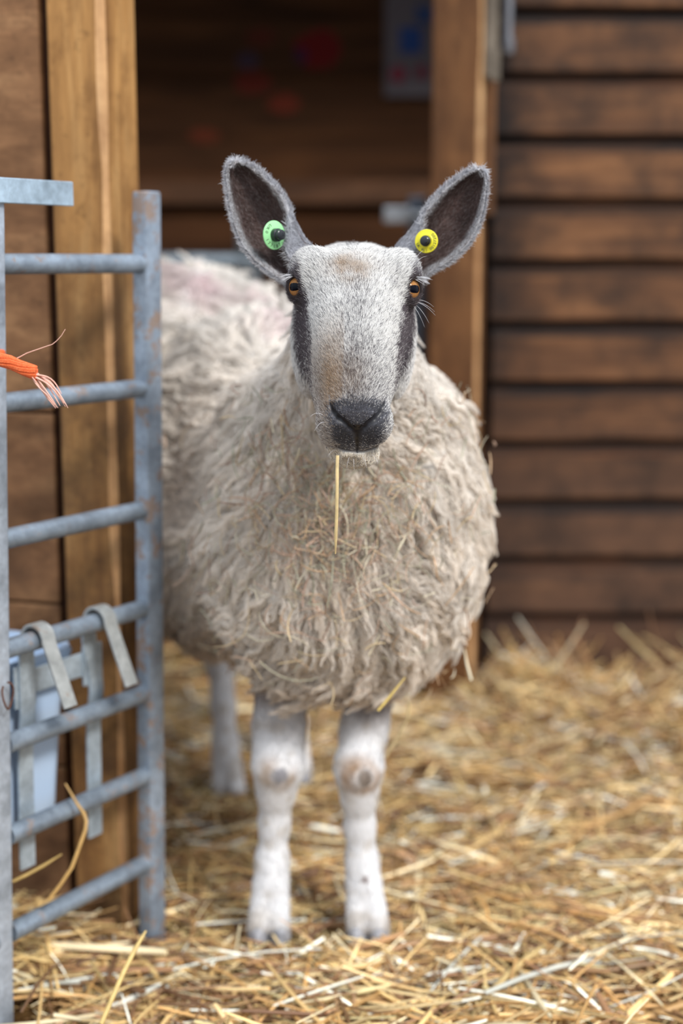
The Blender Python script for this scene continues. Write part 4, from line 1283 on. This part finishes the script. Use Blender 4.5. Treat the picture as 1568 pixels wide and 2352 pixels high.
# ================================================================ STRAW
def ground(x, y):
    x = np.asarray(x, float); y = np.asarray(y, float)
    p = np.stack([x * 5, y * 5, np.zeros_like(x)], -1)
    g = vnoise(p, 51) * .010 + vnoise(p * 2.7, 52) * .006
    wallheap = np.exp(-((y - 2.93) / .30) ** 2) * sstep(.22, .45, x) * (.010 + .022 * vnoise(np.stack([x * 4, x * 0, x * 0], -1), 3))
    heap2 = .065 * np.exp(-(((x - .40) / .11) ** 2 + ((y - 2.80) / .14) ** 2))
    gatecorner = .030 * np.exp(-(((x + .47) / .14) ** 2 + ((y - 1.75) / .14) ** 2))
    back = .02 * sstep(2.3, 2.9, y)
    near = .012 * sstep(1.6, 1.3, y)
    return g + wallheap + heap2 + gatecorner + back - .012 + near
t = NT('litter_ground'); v = t.coord()
n1 = t.noise(t.coord((1, 4, 1)), 30, 6, .75, 1.5)
t.set(t.ramp(n1, [(.3, srgb(40, 27, 16)), (.5, srgb(92, 66, 36)), (.7, srgb(150, 116, 70))]), .9, 0, .1); t.bump(n1, .8, .01)  # tones darkened to paint shade into the gaps between stalks
gx, gy = np.meshgrid(np.linspace(-2.6, 3.0, 150), np.linspace(-2.2, 4.7, 180), indexing='ij')
GV = np.stack([gx, gy, ground(gx, gy) - .006], -1).reshape(-1, 3)
I = np.arange(len(GV)).reshape(gx.shape)
GQ = np.stack([I[:-1, :-1].ravel(), I[1:, :-1].ravel(), I[1:, 1:].ravel(), I[:-1, 1:].ravel()], 1)
floor = mesh_obj('floor', GV, GQ, t.m); tag(floor, kind='structure')

def stalks(C, D, L, Wd, flat, bend, col, m=5, sides=5, r=rng, node=True):
    """batch of dry stalks -> V, Q, colour"""
    n = len(C); D = nrm(D)
    up = np.tile(np.array([[0, 0, 1.]]), (n, 1)) + r.normal(0, .5, (n, 3)); up = nrm(up - D * (up * D).sum(1, keepdims=True)); sd = np.cross(D, up)
    s = np.linspace(-.5, .5, m); k = sides
    ang = 2 * np.pi * np.arange(k) / k
    V = np.zeros((n, m, k, 3)); bd_ = bend[:, None] * L[:, None] * (s ** 2 * 4 - .5)
    bx = r.normal(0, .5, (n, 1)) * bend[:, None] * L[:, None] * (s ** 2 * 4 - .5)
    ctr = C[:, None] + D[:, None] * (L[:, None] * s)[..., None] - up[:, None] * bd_[..., None] + sd[:, None] * bx[..., None]
    w = Wd[:, None] * np.interp(s, [-.5, -.4, .4, .5], [.85, 1, 1, .7])[None]
    for j, a in enumerate(ang):
        V[:, :, j] = ctr + sd[:, None] * (w * math.cos(a) * .5)[..., None] + up[:, None] * (w * flat[:, None] * math.sin(a) * .5)[..., None]
    base = (np.arange(n) * m * k)[:, None, None]
    i, j = np.meshgrid(np.arange(m - 1), np.arange(k), indexing='ij')
    q = np.stack([i * k + j, i * k + (j + 1) % k, (i + 1) * k + (j + 1) % k, (i + 1) * k + j], -1).reshape(-1, 4)
    Q = (base + q[None]).reshape(-1, 4)
    cv = np.broadcast_to(col[:, None, None], (n, m, k, 3)) * (1 + .14 * r.normal(0, 1, (n, m, 1, 1))).clip(.6, 1.4)
    return V.reshape(-1, 3), Q, cv.reshape(-1, 3)
PAL = np.array([srgb(205, 165, 85), srgb(222, 190, 118), srgb(188, 140, 62), srgb(232, 212, 160), srgb(168, 120, 62), srgb(150, 104, 58), srgb(214, 178, 96), srgb(240, 232, 214), srgb(128, 86, 48), srgb(196, 176, 110), srgb(204, 150, 56), srgb(176, 132, 84)])
PW = np.array([.14, .13, .12, .09, .11, .10, .12,   .07, .07, .03, .05, .05]); PW = PW / PW.sum()
def pal_(i):
    c = PAL[i]; g = c.mean(1, keepdims=True); return np.clip((g + (c - g) * .74) * 1.15, 0, .92)
def lay(n, x0, x1, y0, y1, zr, lmin, lmax, wmin, wmax, psd, r, keepf=None, flatlo=.25):
    x = r.uniform(x0, x1, n); y = r.uniform(y0, y1, n)
    if keepf is not None: k = keepf(x, y, r); x, y = x[k], y[k]
    n = len(x)
    an = r.uniform(0, 2 * np.pi, n); an = np.where(r.random(n) < .45, r.normal(0, .45, n), an)
    pit = r.normal(0, psd, n)
    D = np.stack([np.cos(an) * np.cos(pit), np.sin(an) * np.cos(pit), np.sin(pit)], 1)
    L = lmin + (lmax - lmin) * r.random(n) ** 2.0
    C = np.stack([x, y, ground(x, y) + r.uniform(zr[0], zr[1], n) + np.abs(np.sin(pit)) * L * .25], 1)
    bad = np.zeros(n, bool)
    for e in np.linspace(-.54, .54, 15):
        Pq = C + D * (L * e)[:, None]; bad |= blocked(Pq[:, 0], Pq[:, 1], Pq[:, 2])
    g_ = ~bad; C, D, L, pit = C[g_], D[g_], L[g_], pit[g_]; n = len(C)
    Wd = r.uniform(wmin, wmax, n) * np.where(r.random(n) < .12, 1.6, 1)
    col = pal_(r.choice(len(PAL), n, p=PW)) * r.uniform(.68, 1.5, (n, 1)).clip(.6, 1.45)
    return C, D, L, Wd, np.where(r.random(n) < .35, r.uniform(.12, .3, n), r.uniform(.5, .95, n)), r.normal(0, .05, n), col
rs = np.random.default_rng(99)
FEETP = [(-.0985, 1.80), (-.094, 1.81), (.0365, 1.80), (.031, 1.81), (-.19, 2.30), (-.196, 2.315), (-.096, 2.405)]
def blocked(x, y, z):
    b = (y > 2.930) & (x > .285)                                                   # board wall
    b |= (x > .160) & (x < .292) & (y > 2.842) & (y < 2.965)                        # doorway post
    q = np.stack([x + .298, y - 1.855], -1); ax = q @ px_[:2]; ay = q @ py_[:2]
    b |= (ax > -.004) & (ax < .084) & (ay > -.004) & (ay < .104)                    # timber post
    q = np.stack([x - s0[0], y - s0[1]], -1); ax = q @ wdir; ay = -(q @ wn)
    b |= (ax > -.05) & (ay > -.014) & (ay < .075)                                    # board wall at the gate
    for k in (1.0, -.115):
        c = gp(k, 0.02); b |= (np.abs(x - c[0]) < .024) & (np.abs(y - c[1]) < .024)
    for fx, fy in FEETP: b |= (x - fx) ** 2 + (y - fy) ** 2 < .026 ** 2
    return b
def notwall(x, y, r):
    return ~((y > 2.92) & (x > .27)) & ~((y > 1.80 - .28 * (x + .386)) & (y < 2.1) & (x < -.26) & (y > 1.86 - .28 * (x + .3)))
parts = []
def add_lay(*a, **k): parts.append(stalks(*lay(*a, **k), r=rs))
add_lay(13000, -.85, .95, 1.25, 2.1, (-.014, .010), .04, .26, .0022, .0062, .10, rs, notwall)
for fx_, fy_ in ((-.0985, 1.76), (.0365, 1.76), (-.187, 2.25)): add_lay(170, fx_ - .07, fx_ + .07, fy_ - .05, fy_ + .004, (.006, .026), .03, .12, .002, .005, .2, rs)     # near bed
add_lay(9000, -.85, 1.15, 1.25, 2.1, (-.004, .014), .015, .07, .0010, .0030, .22, rs, notwall)      # chaff
add_lay(650, -.6, .95, 1.25, 1.8, (.006, .016), .12, .30, .004, .0078, .08, rs, notwall)             # long stalks on top
add_lay(10000, -.75, 1.55, 2.05, 2.93, (-.010, .014), .03, .17, .0022, .0060, .16, rs, notwall)
add_lay(5000, -.75, 1.55, 2.05, 2.93, (-.004, .016), .02, .08, .0016, .0045, .3, rs, notwall)
add_lay(2600, -1.5, 1.3, 2.9, 4.4, (-.006, .012), .05, .18, .003, .006, .15, rs, notwall)
add_lay(4200, -1.8, 2.0, .1, 1.27, (-.010, .012), .05, .20, .0025, .0055, .10, rs)
add_lay(1500, .95, 2.2, 1.2, 2.9, (-.010, .012), .05, .20, .0025, .0055, .12, rs)
add_lay(260, -.6, 1.0, 1.35, 2.85, (.006, .02), .06, .16, .0020, .0042, .55, rs, notwall)             # upright ends
add_lay(140, .28, 1.3, 2.68, 2.90, (.01, .04), .07, .20, .003, .006, .65, rs, notwall)                # ends leaning up against the wall
add_lay(1200, .24, .62, 2.62, 2.91, (-.005, .02), .04, .14, .003, .006, .35, rs, notwall)
nl = 90                                                                                      # ends leaning up along the board wall
xl = rs.uniform(.33, 1.25, nl) ** 1.0; pl_ = rs.uniform(.45, 1.15, nl); Ll_ = rs.uniform(.08, .20, nl); sg_ = np.where(rs.random(nl) < .5, -1, 1)
Dl = np.stack([sg_ * np.cos(pl_), rs.uniform(-.1, .12, nl), np.sin(pl_)], 1)
yl = rs.uniform(2.72, 2.90, nl); Cl = np.stack([xl, yl, ground(xl, yl) + np.sin(pl_) * Ll_ * .36], 1)
parts.append(stalks(Cl, Dl, Ll_, rs.uniform(.004, .007, nl), rs.uniform(.3, .9, nl), rs.normal(0, .05, nl), pal_(rs.choice(len(PAL), nl, p=PW)), r=rs))
V = []; Q = []; Cc = []; o_ = 0
for a, b, c in parts: V.append(a); Q.append(b + o_); Cc.append(c); o_ += len(a)
STRAWM = attr_mat('straw', .42, .45, .12)
straw = mesh_obj('straw', np.concatenate(V), np.concatenate(Q), STRAWM, col=np.concatenate(Cc))
tag(straw, 'golden loose straw bedding spread over the shed floor', 'straw', kind='stuff')

# a few single stalks that stand clear of the bed
def one_stalk(name, pts, w, col, label, flat=.8):
    mb = MB(); pts = np.array(pts)
    mb.tube(pts, np.interp(np.linspace(0, 1, len(pts)), [0, .8, 1], [w / 2, w / 2, w * .22]), 9, True, flat)
    o = mb.build(name, None, None, True, 60)
    t = NT(name + '_dry'); nz = t.noise(t.coord((30, 30, 30)), 3, 3)
    t.set(t.ramp(nz, [(.3, tuple(c * .8 for c in col)), (.7, tuple(min(1, c * 1.15) for c in col))]), .42, 0, .45)
    o.data.materials.append(t.m); return tag(o, label, 'straw stalk', 'single straw stalks')
one_stalk('straw_stalk', [at(232, 2352, 1.62), at(252, 2305, 1.63), at(282, 2236, 1.645), at(310, 2180, 1.66), at(335, 2138, 1.67)], .0062, srgb(206, 178, 112), 'long straight straw stalk leaning up before the foot of the gate')
one_stalk('straw_stalk', [at(112, 2066, 1.74), at(140, 2030, 1.74), at(165, 1992, 1.74), at(182, 1945, 1.745), at(196, 1905, 1.75), at(198, 1885, 1.752), at(192, 1868, 1.755), at(178, 1848, 1.76), at(150, 1800, 1.765)], .0058, srgb(190, 152, 92), 'bent straw stalk rising beside the bucket behind the lower gate rails')
one_stalk('straw_stalk', [at(28, 2025, 1.72), at(60, 2010, 1.725), at(100, 1988, 1.73), at(142, 1962, 1.735)], .0052, srgb(176, 146, 86), 'straight straw stalk slanting under the bucket hook behind the gate')
mz = 1.415
one_stalk('straw_stalk', [at(775, 1046, mz), at(774, 1075, mz), at(774, 1120, mz + .005), at(773, 1180, mz + .012), at(771, 1230, mz + .02), at(770, 1272, mz + .03)],   .0034, srgb(222, 198, 146), 'thin straw stalk hanging from the sheep\'s mouth', .6)
one_stalk('straw_stalk', [at(868, 1632, 1.70), at(895, 1600, 1.70), at(930, 1556, 1.70)], .0054, srgb(216, 188, 110), 'short straight straw stuck in the fleece above the knee', .6)
one_stalk('straw_stalk', [at(885, 1738, 1.86), at(912, 1695, 1.855), at(935, 1650, 1.85), at(940, 1620, 1.85), at(930, 1600, 1.85)], .0075, srgb(222, 200, 150), 'broad bent straw hanging below the fleece next to the front leg', .4)
one_stalk('straw_stalk', [at(1082, 1562, 1.84), at(1072, 1525, 1.84), at(1066, 1490, 1.84)], .005, srgb(224, 214, 186), 'pale straw hanging from the lower flank of the fleece', .5)

# hay caught in the fleece
hr = np.random.default_rng(5)
def wool_hit(u, v): return trace(lambda q: torso_eval(q, .0), u, v, 1.35)
HV = []
for i in range(900):
    if hr.random() < .72: u = hr.normal(770, 105); v = hr.normal(1180, 130)
    else: u = hr.uniform(420, 1110); v = hr.uniform(900, 1580)
    if v < 1050 and 720 < u < 910: continue
    p = wool_hit(u, v)
    if p is None or v < 860: continue
    HV.append(p)
HV = np.array(HV); nH = len(HV)
e = 1e-3
gN = nrm(np.stack([torso_eval(HV + np.eye(3)[k] * e, 0) - torso_eval(HV - np.eye(3)[k] * e, 0) for k in range(3)], 1))
D = hr.normal(0, 1, (nH, 3)); D = nrm(D - gN * ((D * gN).sum(1, keepdims=True) * .75))
HPAL = np.array([srgb(186, 140, 96), srgb(170, 124, 84), srgb(206, 176, 116), srgb(168, 160, 122), srgb(150, 150, 112), srgb(214, 200, 164), srgb(196, 150, 88), srgb(160, 112, 76)])
hc_ = (HPAL[hr.integers(0, len(HPAL), nH)] * .75 + .16) * hr.uniform(.85, 1.15, (nH, 1))
Lh = hr.uniform(.010, .042, nH) * np.where(hr.random(nH) < .15, 1.8, 1)
V_, Q_, C_ = stalks(HV + gN * hr.uniform(.010, .024, (nH, 1)), D, Lh, hr.uniform(.0009, .0024, nH), hr.uniform(.3, .8, nH), hr.normal(0, .22, nH), hc_, m=7, sides=5, r=hr)
hay = mesh_obj('hay_scraps', V_, Q_, STRAWM, col=C_)
tag(hay, 'scraps of hay and straw caught in the fleece on the sheep\'s chest', 'hay', kind='stuff')

# ================================================================ LIGHT
w = bpy.data.worlds.new('World'); sc.world = w; w.use_nodes = True
nt = w.node_tree; nt.nodes.clear()
o = nt.nodes.new('ShaderNodeOutputWorld'); b = nt.nodes.new('ShaderNodeBackground')
tc = nt.nodes.new('ShaderNodeTexCoord'); sx = nt.nodes.new('ShaderNodeSeparateXYZ'); nt.links.new(tc.outputs['Generated'], sx.inputs[0])
rp = nt.nodes.new('ShaderNodeValToRGB'); cr = rp.color_ramp
cr.elements[0].position = .0; cr.elements[0].color = (.36, .38, .40, 1)
cr.elements[1].position = 1.0; cr.elements[1].color = (.98, 1.05, 1.16, 1)
mp = nt.nodes.new('ShaderNodeMapRange'); mp.inputs[1].default_value = -.1; mp.inputs[2].default_value = 1
nt.links.new(sx.outputs[2], mp.inputs[0]); nt.links.new(mp.outputs[0], rp.inputs[0])
nt.links.new(rp.outputs[0], b.inputs[0]); nt.links.new(b.outputs[0], o.inputs[0])
b.inputs[1].default_value = 1.75
sun = bpy.data.lights.new('sun', 'SUN'); sun.energy = 3.0; sun.angle = math.radians(12); sun.color = (1.0, .97, .93)
so = bpy.data.objects.new('sun', sun); COL.objects.link(so)
sdir = Vector((-.62, .85, -.95)); so.rotation_euler = sdir.to_track_quat('-Z', 'Y').to_euler()

sc.view_settings.view_transform = 'Standard'; sc.view_settings.look = 'None'; sc.view_settings.gamma = 1
sc.view_settings.use_curve_mapping = False
sc.view_settings.exposure = 0.0
cy = sc.cycles
cy.max_bounces = 6; cy.diffuse_bounces = 4; cy.glossy_bounces = 3; cy.transmission_bounces = 4; cy.transparent_max_bounces = 6
cy.caustics_reflective = False; cy.caustics_refractive = False
cy.use_adaptive_sampling = True; cy.adaptive_threshold = .025
cy.use_denoising = True
try: sc.cycles_curves.shape = 'RIBBONS'; sc.cycles_curves.subdivisions = 2
except Exception: pass
